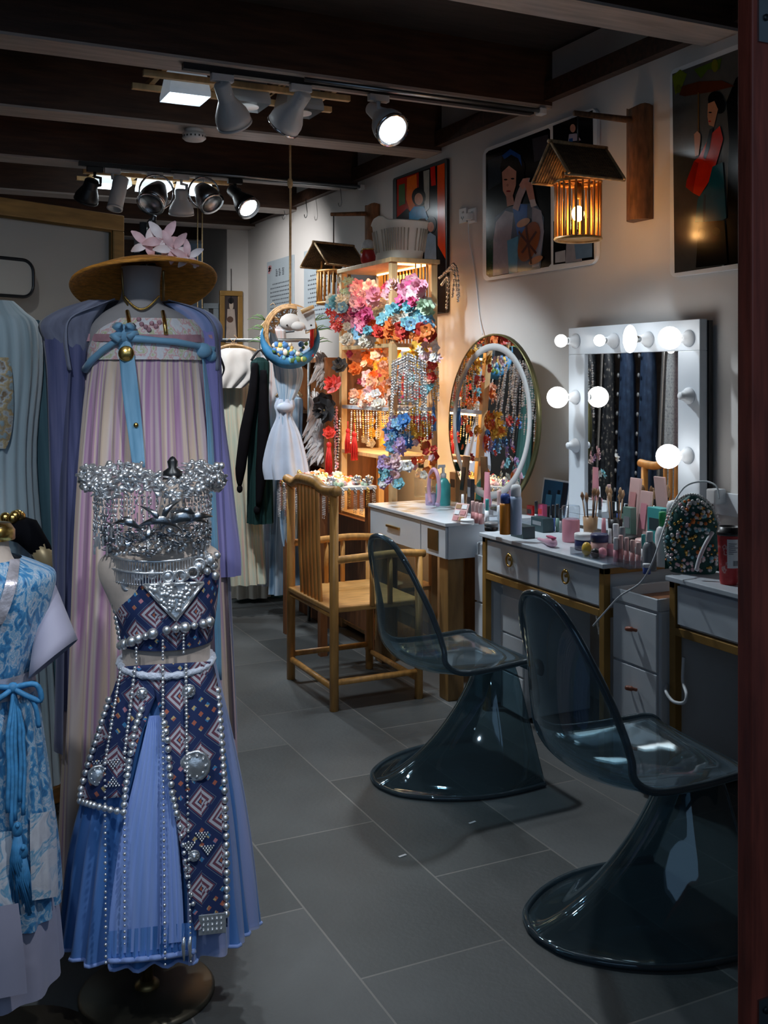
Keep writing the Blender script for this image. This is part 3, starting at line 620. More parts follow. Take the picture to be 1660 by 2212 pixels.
# ================================================================== TRACK LIGHTS
def track(label, x0, x1, Y, y0, y1):
    a = onY(x0, y0, Y); b = onY(x1, y1, Y); t = thing('lighting_track', label, 'track', ((a.x+b.x)/2, Y, TOP-.015))
    mk('track_rail', 'black_metal', lambda m: m.span((a.x,Y-.018,TOP-.028),(b.x,Y+.018,TOP-.001)), t, world=True)
    mk('conduit', 'steel', lambda m: m.tube([(a.x+(b.x-a.x)*.3,Y-.06,TOP-.02),(b.x,Y-.06,TOP-.02)], .011, 8), t, world=True)
    mk('end_cap', 'white_plastic', lambda m: m.box((b.x+.02,Y-.05,TOP-.022),(.04,.05,.035)), t, world=True, bevel=.006)
TY = 4.36; TY2 = 6.62
track('black lighting track under the beam over the near spotlights', 395, 1150, TY, 118, 215)
track('black lighting track under the beam over the far spotlights', 170, 770, TY2, 370, 400)
def spotlight(label, Y, adap, tail, face, rt, rf, kind, lit, col, energy=0, dY=(0,0), angle=70, aim=None):
    pa = onY(adap[0], adap[1], Y); pt = onY(tail[0], tail[1], Y+dY[0]); pf = onY(face[0], face[1], Y+dY[1])
    t = thing('track_spotlight', label, 'spotlight', (pa.x, Y, TOP-.03))
    d = (pf-pt); L = d.length; M = d.to_track_quat('Z', 'Y').to_matrix()
    mk('adapter', col, lambda m: m.box((pa.x,Y,TOP-.045),(.10,.034,.032)), t, world=True, bevel=.003)
    mid = pt+d*.35
    if kind == 'ring':
        mk('yoke', 'chrome', lambda m: m.tube([mid+V((rf*1.25*math.cos(a),0,rf*1.25*math.sin(a)))  for a in [2*PI*i/24 for i in range(24)]], .006, 6, closed=True), t, world=True)
        mk('stem', col, lambda m: m.tube([(pa.x,Y,TOP-.06), mid+V((0,0,rf*1.2))], .010, 8), t, world=True)
    else:
        mk('bracket', col, lambda m: m.tube([(pa.x,Y,TOP-.06),(pa.x,Y,TOP-.09),(pa.x+.035,Y,TOP-.095),(pa.x+.035,Y,mid.z+.01),mid], .011, 8), t, world=True)
    if kind == 'cyl': prof = [(0,0),(rt,0),(rt,.008),(rt,L),(rt*.9,L),(rt*.88,L-.02),(0,L-.021)]
    elif kind == 'ring': prof = [(0,-.01),(rt*.7,0),(rt,L*.2),(rf,L*.62),(rf,L),(rf*.9,L),(rf*.85,L-.02),(0,L-.021)]
    else: prof = [(0,0),(rt*.85,.003),(rt,.012),(rt,L*.38),(rt*1.08,L*.42),(rf*.92,L*.72),(rf,L*.84),(rf,L),(rf*.88,L),(rf*.82,L-.018),(0,L-.019)]
    mk('lamp_head', [col,'dark_silver'] if kind!='ring' else ['dark_silver','chrome'], lambda m: m.lathe(prof, pt, 28, M=M), t, world=True)
    mk('bezel', 'chrome' if kind=='ring' or lit else col, lambda m: m.lathe([(rf*.84 if kind!='cyl' else rt*.84,L-.006),(rf*1.03 if kind!='cyl' else rt*1.03,L-.004),(rf*1.03 if kind!='cyl' else rt*1.03,L+.006),(rf*.84 if kind!='cyl' else rt*.84,L+.006)], pt, 28, M=M, closed=False), t, world=True)
    if lit:
        mk('lens', 'lamp_face', lambda m: m.lathe([(0,L-.013),(rf*.8,L-.013),(rf*.8,L-.008),(0,L-.008)], pt, 24, M=M), t, world=True)
    if energy:
        q = pf+d.normalized()*.03
        lamp('spot_beam', 'SPOT', q, energy, (.84,.93,1), t, size=.05, target=aim or (q+d), angle=angle)
    return t
mat('lamp_white', (.60,.60,.60), .4, var=.03)
mat('ribbed_tan', (.4,.3,.2), .6)
spotlight('white bell-shaped track spotlight aimed away, leftmost of the near row', TY, (480,150), (478,178), (507,268), .037, .078, 'bell', False, 'lamp_white', 45, (0,.10), aim=(.7,2.6,.6), angle=75)
spotlight('white bell-shaped track spotlight aimed towards the wall, middle of the near row', TY, (650,182), (660,198), (612,272), .037, .078, 'bell', True, 'lamp_white', 120, (0,.14), aim=(2.6,4.9,1.1), angle=70)
spotlight('lit white track spotlight shining toward the camera, right end of the near row', TY, (818,183), (803,232), (848,280), .036, .080, 'bell', True, 'lamp_white', 90, (.09,-.10), aim=(2.35,3.05,.4), angle=80)
spotlight('black track spotlight at the left end of the far row', TY2, (205,385), (200,388), (186,432), .045, .075, 'bell', False, 'black_metal', 0, (0,.08))
spotlight('white cylinder track spotlight in the far row', TY2, (243,378), (262,386), (248,450), .048, .048, 'cyl', False, 'lamp_white', 40, (0,-.05), aim=(1.6,6.1,.9))
spotlight('chrome ringed track spotlight in the far row, left of the two', TY2, (335,384), (345,402), (326,440), .06, .088, 'ring', False, 'lamp_white', 0, (0,-.10))
spotlight('white bell-shaped track spotlight in the middle of the far row', TY2, (392,386), (392,408), (392,462), .04, .08, 'bell', False, 'lamp_white', 60, (0,.05), aim=(2.3,5.4,1.1))
spotlight('chrome ringed track spotlight in the far row, right of the two', TY2, (440,386), (432,405), (458,440), .06, .082, 'ring', False, 'lamp_white', 0, (0,-.10))
spotlight('lit black track spotlight at the right end of the far row', TY2, (508,392), (500,408), (538,450), .04, .078, 'bell', True, 'black_metal', 60, (.05,-.12), aim=(2.7,5.7,1.3), angle=70)
# lattice ceiling lights
def lattice(label, Y, xs, yt, yb, half, lit):
    c = onY(xs[1][0], yb, Y); t = thing('lattice_ceiling_light', label, 'ceiling light', (c.x, Y, TOP+.2))
    zt = onY(xs[0][0], yt, Y).z; zb = c.z
    x0 = onY(xs[0][0], yb, Y).x-.22; x1 = onY(xs[-1][0], yb, Y).x+.22
    def fr(m):
        for dy in (-half-.02, half+.02):
            m.span((x0,Y+dy-.014,zb+.055),(x1,Y+dy+.014,zb+.083)); m.span((x0+.1,Y+dy-.012,zb+.25),(x1-.1,Y+dy+.012,zb+.275))
        for (px, py) in xs:
            cx = onY(px, yb, Y).x
            for s in (-.13,.13): m.span((cx+s-.013,Y-.19,zb+.084),(cx+s+.013,Y+.19,zb+.110))
        for x in (x0+.14, (x0+x1)/2, x1-.14): m.tube([(x,Y,zb+.27),(x,Y,3.12)], .01, 6)
    mk('wooden_lattice', 'pale_wood', fr, t, world=True, bevel=.002)
    for i, (px, py) in enumerate(xs):
        cx = onY(px, yb, Y).x; h = half
        m = MB(); a = [(cx+sx*h*.55,Y+sy*h*.55,zb+.26) for sx,sy in ((-1,-1),(1,-1),(1,1),(-1,1))]; b = [(cx+sx*h,Y+sy*h,zb+.025) for sx,sy in ((-1,-1),(1,-1),(1,1),(-1,1))]; b2 = [(p[0],p[1],zb+.004) for p in b]
        m._add(a+b+b2, [(0,1,2,3)]+[(k,4+k,4+(k+1)%4,(k+1)%4) for k in range(4)]+[(4+k,8+k,8+(k+1)%4,4+(k+1)%4) for k in range(4)], 0, False)
        s = m.build('glass_shade', 'frosted_shade' if not lit[i] else ('lamp_glass' if lit[i] == 1 else 'lamp_glass_lit'), t, world=True)
        mk('lamp_disc', 'lamp_face' if lit[i] else 'frosted', lambda m: m.lathe([(0,zb),(h*.68,zb),(h*.68,zb+.004),(0,zb+.004)], (cx,Y,0), 24), s, world=True)
lattice('pale wooden lattice ceiling light with three square glass shades, nearer one', 4.72, [(400,0),(530,0),(645,0)], 150, 232, .095, (1,0,0))
lattice('pale wooden lattice ceiling light with glowing square shades, farther one', 7.25, [(243,0),(333,0),(418,0)], 378, 412, .11, (2,2,2))
t = thing('smoke_detector', 'round white smoke detector under a ceiling beam', 'smoke detector', V((onZ(413,262,TOP).x+.06, 5.50, TOP-.001)))
mk('base', 'lamp_white', lambda m: m.lathe([(0,0),(.05,0),(.05,-.018),(0,-.018)], (0,0,0), 24), t)
mk('dome', 'lamp_white', lambda m: m.lathe([(.046,-.018),(.062,-.024),(.064,-.05),(.05,-.062),(0,-.066)], (0,0,0), 24), t)
mk('vents', 'black_plastic', lambda m: [m.box((.0605*math.cos(a),.0605*math.sin(a),-.043),(.008,.007,.010),rz=a) for a in [2*PI*i/18 for i in range(18)]], t)

# ================================================================== BAMBOO ARMCHAIR
def armchair(name, label, loc, rz=0):
    t = thing(name, label, 'chair', loc, rz)
    w, dp = .275, .43; b = 'bamboo'
    for s in (-1,1): 
        mk('leg', b, lambda m: m.tube([(0,s*w,0),(0,s*w,.46),(0,s*w,.97)], [.021,.021,.020], 12), t)
        mk('leg', b, lambda m: m.tube([(dp,s*w,0),(dp,s*w,.665)], [.020,.019], 12), t)
        mk('armrest', b, lambda m: m.tube(spline([(0,s*w,.675),(.15,s*w,.68),(.32,s*w,.685),(dp+.03,s*w,.675)],4), .018, 10), t)
        mk('arm_spindle', b, lambda m: m.tube([(.19,s*w,.455),(.19,s*w,.675)], .013, 8), t)
        mk('arm_spindle', b, lambda m: m.tube([(.28,s*w,.455),(.28,s*w,.675)], .013, 8), t)
        mk('side_stretcher', b, lambda m: m.tube([(0,s*w,.125),(dp,s*w,.125)], .0145, 8), t)
    mk('top_rail', b, lambda m: m.tube(spline([(-.005,-w-.045,.992),(-.005,-w+.02,.985),(-.012,-w+.09,.985),(-.02,-.10,1.012),(-.022,0,1.016),(-.02,.10,1.012),(-.012,w-.09,.985),(-.005,w-.02,.985),(-.005,w+.045,.992)],5), [.024]*5+[.0245]*10+[.027]*11+[.0245]*10+[.024]*5, 12), t)
    for k in range(6): mk('back_spindle', b, lambda m: m.tube(spline([(0,-.115+k*.046,.45),(-.012,-.115+k*.046,.7),(-.018,-.115+k*.046,1.0)],4), .0115, 8), t)
    mk('seat', 'bamboo_flat', lambda m: m.span((-.018,-w+.0,.437),(dp+.018,w-.0,.462)), t, bevel=.006)
    for q in (0, dp): mk('seat_rail', b, lambda m: m.tube([(q,-w,.425),(q,w,.425)],.014,8), t)
    mk('back_stretcher', b, lambda m: m.tube([(0,-w,.10),(0,w,.10)], .0145, 8), t)
    mk('front_stretcher', b, lambda m: m.tube([(dp,-w,.09),(dp,w,.09)], .0145, 8), t)
    return t
armchair('bamboo_armchair', 'light bamboo armchair with spindle back drawn up to the far white desk', (1.825,4.585,0))

# ================================================================== SMOKED ACRYLIC CHAIRS
def acrylic_chair(label, loc, rz):
    t = thing('acrylic_chair', label, 'chair', loc, rz, group=None)
    prof = [(-.012,.915,.02,0),(-.012,.905,.075,0),(-.008,.88,.115,.004),(-.004,.83,.155,.018),(-.002,.76,.187,.042),(.002,.67,.215,.072),(.010,.58,.235,.090),(.030,.50,.25,.088),(.080,.445,.257,.062),(.17,.420,.257,.038),(.31,.425,.252,.028),(.40,.438,.247,.02),(.47,.452,.243,.01),(.51,.45,.238,.004),(.53,.43,.232,0),(.532,.405,.228,0)]
    P = spline([V((a,b,c)) for a,b,c,_ in prof], 4); Q = spline([V((d,0,0)) for *_,d in prof], 4)
    rows = []
    for p, q in zip(P, Q):
        i = len(rows); a = P[max(i-1,0)]; b = P[min(i+1,len(P)-1)]; tx = V((b.x-a.x, b.y-a.y)); tx.normalize(); nx, nz = -tx.y, tx.x   # inward normal of the profile
        r = []
        for k in range(17):
            u = -1+k/8; c = q.x*abs(u)**2.4; r.append(V((p.x+nx*c, p.z*math.sin(u*PI/2)/1.0 if False else p.z*u, p.y+nz*c)))
        rows.append(r)
    mk('seat_shell', 'smoke_acrylic', lambda m: m.grid(rows), t, solid=.007)
    edge = [r[0] for r in rows] + rows[-1][1:-1] + [r[-1] for r in rows[::-1]] + rows[0][1:-1][::-1]
    mk('rim', 'smoke_rim', lambda m: m.tube(edge, .0105, 8, closed=True), t)
    cre = [(-.03,.0),(0,.012),(.08,.042),(.165,.092),(.245,.16),(.315,.24),(.365,.315),(.40,.38),(.43,.415),(.47,.43),(.525,.43)]
    hw = [.02,.10,.17,.215,.24,.25,.252,.252,.25,.247,.24]
    cp = spline([V((a,h,b)) for (a,b),h in zip(cre,hw)], 4)
    rows2 = []
    for p in cp:
        r = []; e = .55+.75*min(1,max(0,(.5-p.x)/.45))
        for k in range(25):
            u = -1+k/12; prof_ = ((1+math.cos(PI*u))/2)
            y = p.y*(u if True else 0)
            narrow = 1-.12*prof_
            r.append(V((p.x, y*narrow*(1+.10*(1-prof_)**3), p.z*prof_**e+.004)))
        rows2.append(r)
    mk('flared_base', 'smoke_base', lambda m: m.grid(rows2), t, solid=.007)
    e2 = [r[0] for r in rows2[::-1]] + rows2[0][1:-1] + [r[-1] for r in rows2]
    mk('base_rim', 'smoke_rim', lambda m: m.tube([V((p.x,p.y,max(p.z,.009))) for p in e2], .009, 8), t)
    return t
acrylic_chair('smoked transparent acrylic chair with flared base, beside the bamboo armchair', (1.66,3.44,0), 0.0)
acrylic_chair('smoked transparent acrylic chair with flared base, in the right foreground', (1.60,2.33,0), -.10)

# ================================================================== DISPLAY RACK
RX0, RX1, RY0, RY1, RH = 2.475, 2.76, 5.05, 5.77, 2.15
t = rack = thing('display_rack', 'tall open bamboo display rack crowded with flowers and hair ornaments', 'rack', (2.62,5.4,0))
pw = .038
for x in (RX0, RX1-pw):
    for y in (RY0, RY1-pw):
        mk('post', 'pale_wood', lambda m: m.span((x,y,0),(x+pw,y+pw,RH-.026)), t, world=True, bevel=.003)
mk('top_shelf', 'pale_wood', lambda m: m.span((RX0-.01,RY0-.01,RH-.025),(RX1+.01,RY1+.01,RH)), t, world=True, bevel=.003)
for z, mm in ((1.685,'pale_wood'),(1.335,'white_lacquer'),(1.07,'pale_wood'),(.70,'pale_wood'),(.35,'pale_wood'),(.05,'pale_wood')):
    mk('shelf', mm, lambda m: m.span((RX0+.004,RY0+.004,z-.022),(RX1-.004,RY1-.004,z)), t, world=True, bevel=.002)
def slats(m):
    for i in range(16): m.tube([(RX1-.018,RY0+.05+i*(RY1-RY0-.1)/15,1.69),(RX1-.018,RY0+.05+i*(RY1-RY0-.1)/15,RH-.026)], .006, 6)
    for i in range(6): m.tube([(RX0+.05+i*.035,RY0+.015,1.69),(RX0+.05+i*.035,RY0+.015,RH-.026)], .004, 6) if i > 2 else None
mk('back_slats', 'bamboo', slats, t, world=True)
def ll(m):
    for x in (RX0+.03, RX1-.05): m.span((x-.004,RY0+.05,RH-.034),(x+.004,RY1-.05,RH-.027))
    m.span((RX0+.03,RY0+.046,RH-.034),(RX1-.05,RY0+.054,RH-.027))
for z in (RH, 1.685, 1.335, 1.07):
    def led(m, z=z):
        m.span((RX1-.056,RY0+.05,z-.033),(RX1-.048,RY1-.05,z-.0255 if z==RH else z-.0225))
        m.span((RX0+.05,RY0+.046,z-.033),(RX1-.05,RY0+.054,z-.0255 if z==RH else z-.0225))
    l = lab(mk('light_strip', 'led_warm', led, t, world=True), 'glowing warm light strip')
    lamp('strip_glow', 'AREA', (2.60,5.41,z-.045), 3.0 if z>1.9 else 2.2, (1,.66,.34), t, size=(.2,.6), target=(2.56,5.40,0))
# brown cabinet left of the rack
t = thing('wooden_cabinet', 'narrow reddish brown wooden cabinet standing left of the display rack', 'cabinet', (2.62,6.02,0))
mk('carcass', 'brown_wood', lambda m: (m.span((2.40,5.80,0),(2.85,5.83,1.62)), m.span((2.40,6.22,0),(2.85,6.25,1.62)), m.span((2.82,5.83,0),(2.85,6.22,1.62)), m.span((2.40,5.83,1.59),(2.82,6.22,1.62)), m.span((2.40,5.83,.0),(2.82,6.22,.30))), t, world=True, bevel=.003)
for z in (.62,.95,1.27): mk('shelf', 'brown_wood', lambda m: m.span((2.41,5.83,z),(2.82,6.22,z+.02)), t, world=True)
# low jewellery table in front of the rack
JT = (2.10, 5.16, 2.44, 5.76, .905)
t = thing('jewellery_table', 'low brown table with a white top covered in hairpins, before the display rack', 'table', (2.27,5.46,0))
mk('table_top', 'white_lacquer', lambda m: m.span((JT[0],JT[1],.885),(JT[2],JT[3],.905)), t, world=True, bevel=.003)
for x in (JT[0]+.01, JT[2]-.05):
    for y in (JT[1]+.01, JT[3]-.05): mk('leg', 'brown_wood', lambda m: m.span((x,y,0),(x+.04,y+.04,.884)), t, world=True)
mk('front_panel', 'brown_wood', lambda m: m.span((2.40,5.21,.10),(2.43,5.71,.70)), t, world=True)
mk('pin_rail', 'pale_wood', lambda m: (m.tube([(JT[0]-.012,JT[1],.895),(JT[0]-.012,JT[3],.895)], .006, 6)), t, world=True)

# ---- flowers
def petals(n, r, lift, w, layers=2, cup=.3):
    m = MB()
    for L in range(layers):
        s = 1-.32*L
        for k in range(n):
            a = 2*PI*(k+.5*L)/n; rows = []
            for i in range(4):
                u = i/3; rr = r*s*(.12+.88*u); ww = w*s*math.sin(PI*(.16+.72*u))*(.5 if i == 3 else 1); z = lift*(L*.5+u*u*(cup+.35*L))+.0
                rows.append([V((rr*math.cos(a)-q*ww*math.sin(a), rr*math.sin(a)+q*ww*math.cos(a), z-.25*abs(q)*ww+.004*L)) for q in (-1,0,1)])
            m.grid(rows)
    return m
FCOL = dict(pink=((.80,.34,.46),'pink'), palepink=((.85,.56,.60),'pale pink'), magenta=((.66,.10,.26),'magenta'), cream=((.80,.76,.66),'cream'), palegreen=((.52,.68,.50),'pale green'),
            teal=((.22,.52,.60),'turquoise'), red=((.62,.045,.03),'red'), orange=((.80,.22,.04),'orange'), yellow=((.85,.50,.06),'golden yellow'), blue=((.06,.22,.55),'blue'), lilac=((.50,.34,.62),'lilac'), peach=((.85,.45,.30),'peach'), white=((.82,.80,.78),'white'), black=((.012,.012,.016),'black'), sky=((.25,.50,.70),'sky blue'))
for k, (c, _) in FCOL.items(): mat('petal_'+k, c, .6, var=.22, scale=40, sheen=.1)
mat('pearl_white', (.85,.83,.80), .25, coat=.5); mat('stamen', (.75,.55,.15), .6); mat('leaf_green', (.10,.22,.07), .55, var=.3, scale=30)
proto = {}
def flower(kind, col, r, pos, label, group, facing=None, name='artificial_flower', cat='artificial flower', core='stamen'):
    key = (kind, col, core)
    if facing is None: facing = V((-S_*1.0-.35+random.uniform(-.5,.3), -C_+random.uniform(-.5,.5), random.uniform(-.35,.7)))
    q = V(facing).to_track_quat('Z','Y').to_euler()
    if key not in proto:
        t = thing(name, label, cat, pos, 0, group)
        m = {'peony': lambda: petals(7,1,.55,.42,3,.55), 'open': lambda: petals(5,1,.35,.46,2,.45), 'star': lambda: petals(6,1,.3,.24,2,.3)}[kind]()
        m.build('petals', 'petal_'+col, t)
        mm = MB(); mm.ball((0,0,.12),.13,8); mm.build('centre', core, t)
        proto[key] = t; o = t; o['label'] = label
        o.rotation_euler = q; o.scale = (r,)*3; return o
    o = dup(proto[key], pos, None, label, group); o.rotation_euler = q; o.scale = (r,)*3
    o.name = name; return o
FILL = MB(); FILLM = []
FSH = {'peony': petals(7,1,.55,.42,3,.55), 'open': petals(5,1,.35,.46,2,.45), 'star': petals(6,1,.3,.24,2,.3)}
def fill_flower(kind, col, r, pos, rnd):
    q = V((-S_-.35+rnd.uniform(-.5,.3), -C_+rnd.uniform(-.5,.5), rnd.uniform(-.35,.7))).to_track_quat('Z','Y').to_matrix(); s = FSH[kind]; mn = 'petal_'+col
    if mn not in FILLM: FILLM.append(mn)
    FILL._add([V(pos)+q@(V(v)*r) for v in s.v], s.f, FILLM.index(mn))
def cluster(boxs, kinds, cols, n, X0, X1, r0, r1, where, seed):
    rnd = random.Random(seed)
    nb = max(1, int(n*.86)); n = int(n*1.75)
    for i in range(n):
        x0,y0,x1,y1 = boxs[i % len(boxs)]
        c = cols[rnd.randrange(len(cols))]; px = rnd.uniform(x0,x1); py = rnd.uniform(y0,y1)
        if i >= nb:
            fill_flower(kinds[rnd.randrange(len(kinds))], c, rnd.uniform(r0,r1), onX(px, py, X0+(X1-X0)*rnd.uniform(.45,1)), rnd); continue
        p = onX(px, py, rnd.uniform(X0,X0+(X1-X0)*.7))
        flower(kinds[rnd.randrange(len(kinds))], c, rnd.uniform(r0,r1), p, '%s artificial flower %s' % (FCOL[c][1], where), '%s flowers %s' % (FCOL[c][1], where))
cluster([(742,618,812,668),(745,632,800,690)], ['peony'], ['pink','palepink'], 22, 2.46, 2.56, .040, .055, 'in the bouquet at upper left of the rack', 1)
cluster([(838,606,915,655)], ['peony','open'], ['pink','magenta','palepink'], 20, 2.47, 2.62, .034, .05, 'in the bouquet at upper right of the rack', 2)
cluster([(752,672,800,712)], ['peony'], ['magenta','pink'], 9, 2.43, 2.5, .035, .045, 'below the upper left bouquet', 3)
cluster([(815,655,925,690)], ['peony','open'], ['palegreen','cream','teal'], 22, 2.46, 2.6, .034, .046, 'in the middle row of the top tier', 4)
cluster([(815,685,930,705)], ['open'], ['sky','teal'], 12, 2.45, 2.55, .03, .04, 'in the blue row of the top tier', 5)
cluster([(805,702,935,728)], ['peony','open'], ['red','orange'], 20, 2.44, 2.55, .034, .046, 'along the lower edge of the top tier', 6)
cluster([(715,645,742,690),(742,705,800,745)], ['open','peony'], ['teal','sky','cream'], 18, 2.42, 2.5, .03, .044, 'hanging at the left rack post', 7)
cluster([(708,672,738,712)], ['star'], ['red'], 7, 2.42, 2.46, .024, .034, 'at the left edge of the rack', 8)
cluster([(755,755,850,800)], ['open','peony'], ['orange','peach'], 12, 2.47, 2.66, .036, .05, 'on the second tier', 9)
cluster([(810,750,860,800),(880,740,915,800)], ['open'], ['yellow'], 14, 2.55, 2.68, .03, .042, 'glowing under the light strip', 10)
cluster([(790,810,860,870)], ['open','peony'], ['peach','orange','palepink'], 16, 2.46, 2.6, .03, .044, 'piled above the white shelf', 11)
cluster([(762,845,850,872)], ['open'], ['white','peach','cream'], 12, 2.44, 2.5, .024, .034, 'along the white shelf', 12)
cluster([(838,905,885,975)], ['open','star'], ['blue','sky','lilac'], 20, 2.42, 2.5, .026, .040, 'in the hanging spray below the white shelf', 13)
cluster([(885,890,925,935)], ['peony'], ['orange','yellow'], 8, 2.5, 2.6, .03, .04, 'below the white shelf at right', 14)
cluster([(868,800,910,870)], ['open'], ['magenta','palegreen','peach'], 10, 2.6, 2.7, .028, .036, 'behind the hanging silver necklaces', 15)
cluster([(825,990,885,1050)], ['open'], ['palepink','white','lilac','teal'], 20, 2.30, 2.42, .022, .034, 'heaped at the right end of the jewellery table', 16)
cluster([(905,740,945,775)], ['star','open'], ['palepink','white'], 8, 2.50, 2.7, .024, .034, 'at the right rack post', 17)
cluster([(760,800,860,870),(748,760,850,850)], ['open','peony'], ['peach','orange','palepink','cream','magenta'], 22, 2.5, 2.68, .024, .038, 'filling the second tier', 31)
cluster([(870,900,935,960),(890,960,945,1030)], ['open'], ['red','orange','palepink','cream'], 20, 2.5, 2.68, .02, .032, 'on the lower right shelves', 32)
cluster([(890,760,935,860)], ['open'], ['palegreen','teal','red','peach'], 14, 2.6, 2.7, .022, .034, 'behind the necklaces at right', 33)
cluster([(770,900,850,960)], ['open'], ['cream','yellow','peach'], 12, 2.6, 2.7, .02, .034, 'deep on the third tier', 34)
cluster([(730,600,760,660)], ['star'], ['palegreen','cream'], 8, 2.44, 2.5, .024, .034, 'at the upper left post', 35)
# big black, red and small flowers hanging at left
for (x,y,r,c,l) in ((705,885,.080,'black','big black fabric flower hanging left of the rack'),(700,872,.070,'black','black fabric flower half hidden behind the big black flower'),(722,832,.062,'red','large red fabric flower hanging above the black flower'),(712,935,.042,'red','small red fabric flower hanging below the black flower'),(735,790,.05,'black','black fabric flower beside the rack post, above the red one')):
    flower('peony', c, r, onX(x,y,2.34 if l.startswith('big') else 2.36), l, None, core='stamen' if l.startswith('big') else 'petal_'+c)
ff = FILL.build('artificial_flowers', FILLM); tag(ff, 'mixed small artificial flowers filling the gaps behind the larger blossoms on the display rack', 'artificial flowers'); ff['kind'] = 'stuff'
# feathers
def feather(label, x, y, L, W, col, mats, rot=0):
    p = onX(x, y, 2.39); t = thing('feather_ornament', label, 'feather', p, -YAW)
    def fe(m):
        for k in range(46):
            a = -PI/2 + random.uniform(-.5,.5)+rot; l = L*random.uniform(.6,1); s = V((random.uniform(-W,W)*.3, random.uniform(-.02,.02), random.uniform(0,L*.5)))
            pts = [s+V((math.cos(a)*l*u*.8+W*.3*math.sin(3*u), .02*math.sin(u*5), math.sin(a)*l*u)) for u in (0,.33,.66,1)]
            w_ = [.004,.016,.018,.002]; rows = [[p_+V((-w_[i],0,0)), p_+V((0,-.006,0)), p_+V((w_[i],0,0))] for i, p_ in enumerate(pts)]
            m.grid(rows)
    mk('barbs', mats, fe, t); mk('quill', 'silver', lambda m: m.tube([(0,.0,L*.55),(0,0,-.02)], .004, 6), t)
mat('feather_grey', (.30,.28,.28), .8, var=.3, scale=30); mat('feather_white', (.72,.70,.70), .8, var=.1)
feather('grey feather ornament hanging left of the rack', 692, 790, .17, .09, None, 'feather_grey')
feather('white feather ornament hanging behind the black flower', 680, 885, .24, .09, None, 'feather_white', .1)
feather('white feather ornament hanging lower, below the black flower', 683, 955, .16, .08, None, 'feather_white', -.15)
# red tassels
mat('tassel_red', (.55,.012,.012), .6, var=.2, scale=80); 
def tassel(name, label, p, L, r, mm, group=None, n=22):
    t = thing(name, label, 'tassel', p, 0, group)
    mk('cord', mm, lambda m: m.tube([(0,0,L*.35),(0,0,0)], .003, 5), t)
    mk('knot', mm, lambda m: m.ball((0,0,-.008), r*.75, 10, sc=(1,1,1.2)), t)
    def fr(m):
        for k in range(n):
            a = 2*PI*k/n; q = .55+.45*((k*7)%5)/4
            m.tube([(r*.4*math.cos(a)*q, r*.4*math.sin(a)*q, -.015),(r*math.cos(a)*q, r*math.sin(a)*q, -L*.5),(r*1.05*math.cos(a)*q, r*1.05*math.sin(a)*q, -L*(.96+.04*math.sin(k*3)))], .0028, 4)
    mk('fringe', mm, fr, t); return t
tassel('red_tassel', 'long red silk tassel hanging below the small red flower', onX(711,958,2.36), .19, .021, 'tassel_red')
tassel('red_tassel', 'red silk tassel hanging from the white shelf, left of two', onX(752,928,2.45), .14, .018, 'tassel_red')
tassel('red_tassel', 'red silk tassel hanging from the white shelf, right of two', onX(766,935,2.45), .16, .02, 'tassel_red')
tassel('blue_tassel', 'blue silk tassel hanging on the right rack post', onX(937,880,2.70), .13, .014, 'petal_blue')
# silver necklaces hung from the rack
def strand(name, label, x0, y0, x1, y1, X, r, mm, group, sag=0, n=None, cat='necklace'):
    a = onX(x0,y0,X); b = onX(x1,y1,X); t = thing(name, label, cat, a, 0, group)
    L = (b-a).length; n = n or max(6, int(L/(r*2.3)))
    def fn(m):
        for i in range(n+1):
            u = i/n; p = (b-a)*u + V((0, sag*math.sin(u*PI), 0)); m.ball(p, r*(1+.25*((i*5)%3-1)), 6)
    mk('beads', mm, fn, t); return t
rn = random.Random(5)
for k in range(30):
    x = 848+k*2.4; strand('silver_necklace', 'silver bead strand in the bundle hung on the front rack post', x+rn.uniform(-2,2), 764+abs(k-15)*1.2, x+rn.uniform(-8,8)+(k-15)*.5, rn.uniform(845,912), 2.45-.006*(k%5), .0062, 'silver' if k%3 else 'dark_silver', 'silver strands on the rack')
for k in range(18):
    x = 925+rn.uniform(-16,22); strand('hair_chain', 'sparkling chain hanging at the right rack post', x, rn.uniform(745,800), x+rn.uniform(-5,5), rn.uniform(830,900), 2.66+rn.uniform(0,.05), .0055, ['silver','dark_silver','gold'][k%3], 'chains on the right rack post', cat='chain')
for k in range(30):
    x = 760+k*6; strand('hair_chain', 'bead chain hanging below the white shelf', x, 888, x+rn.uniform(-3,3), rn.uniform(915,965), 2.455, .005, ['silver','gold','pearl_white'][k%3] if k%3<2 else 'dark_silver', 'bead chains under the white shelf', cat='chain')
for k in range(7):
    strand('coral_strand', 'pink and black bead strand hanging on the left rack post', 722+rn.uniform(-3,6)+k*1.2, 880+k*4, 724+rn.uniform(-4,6), rn.uniform(960,1040), 2.44, .0075, ['petal_pink','petal_black','dark_silver','petal_palepink'][k%4], 'bead strands on the left post', cat='chain')
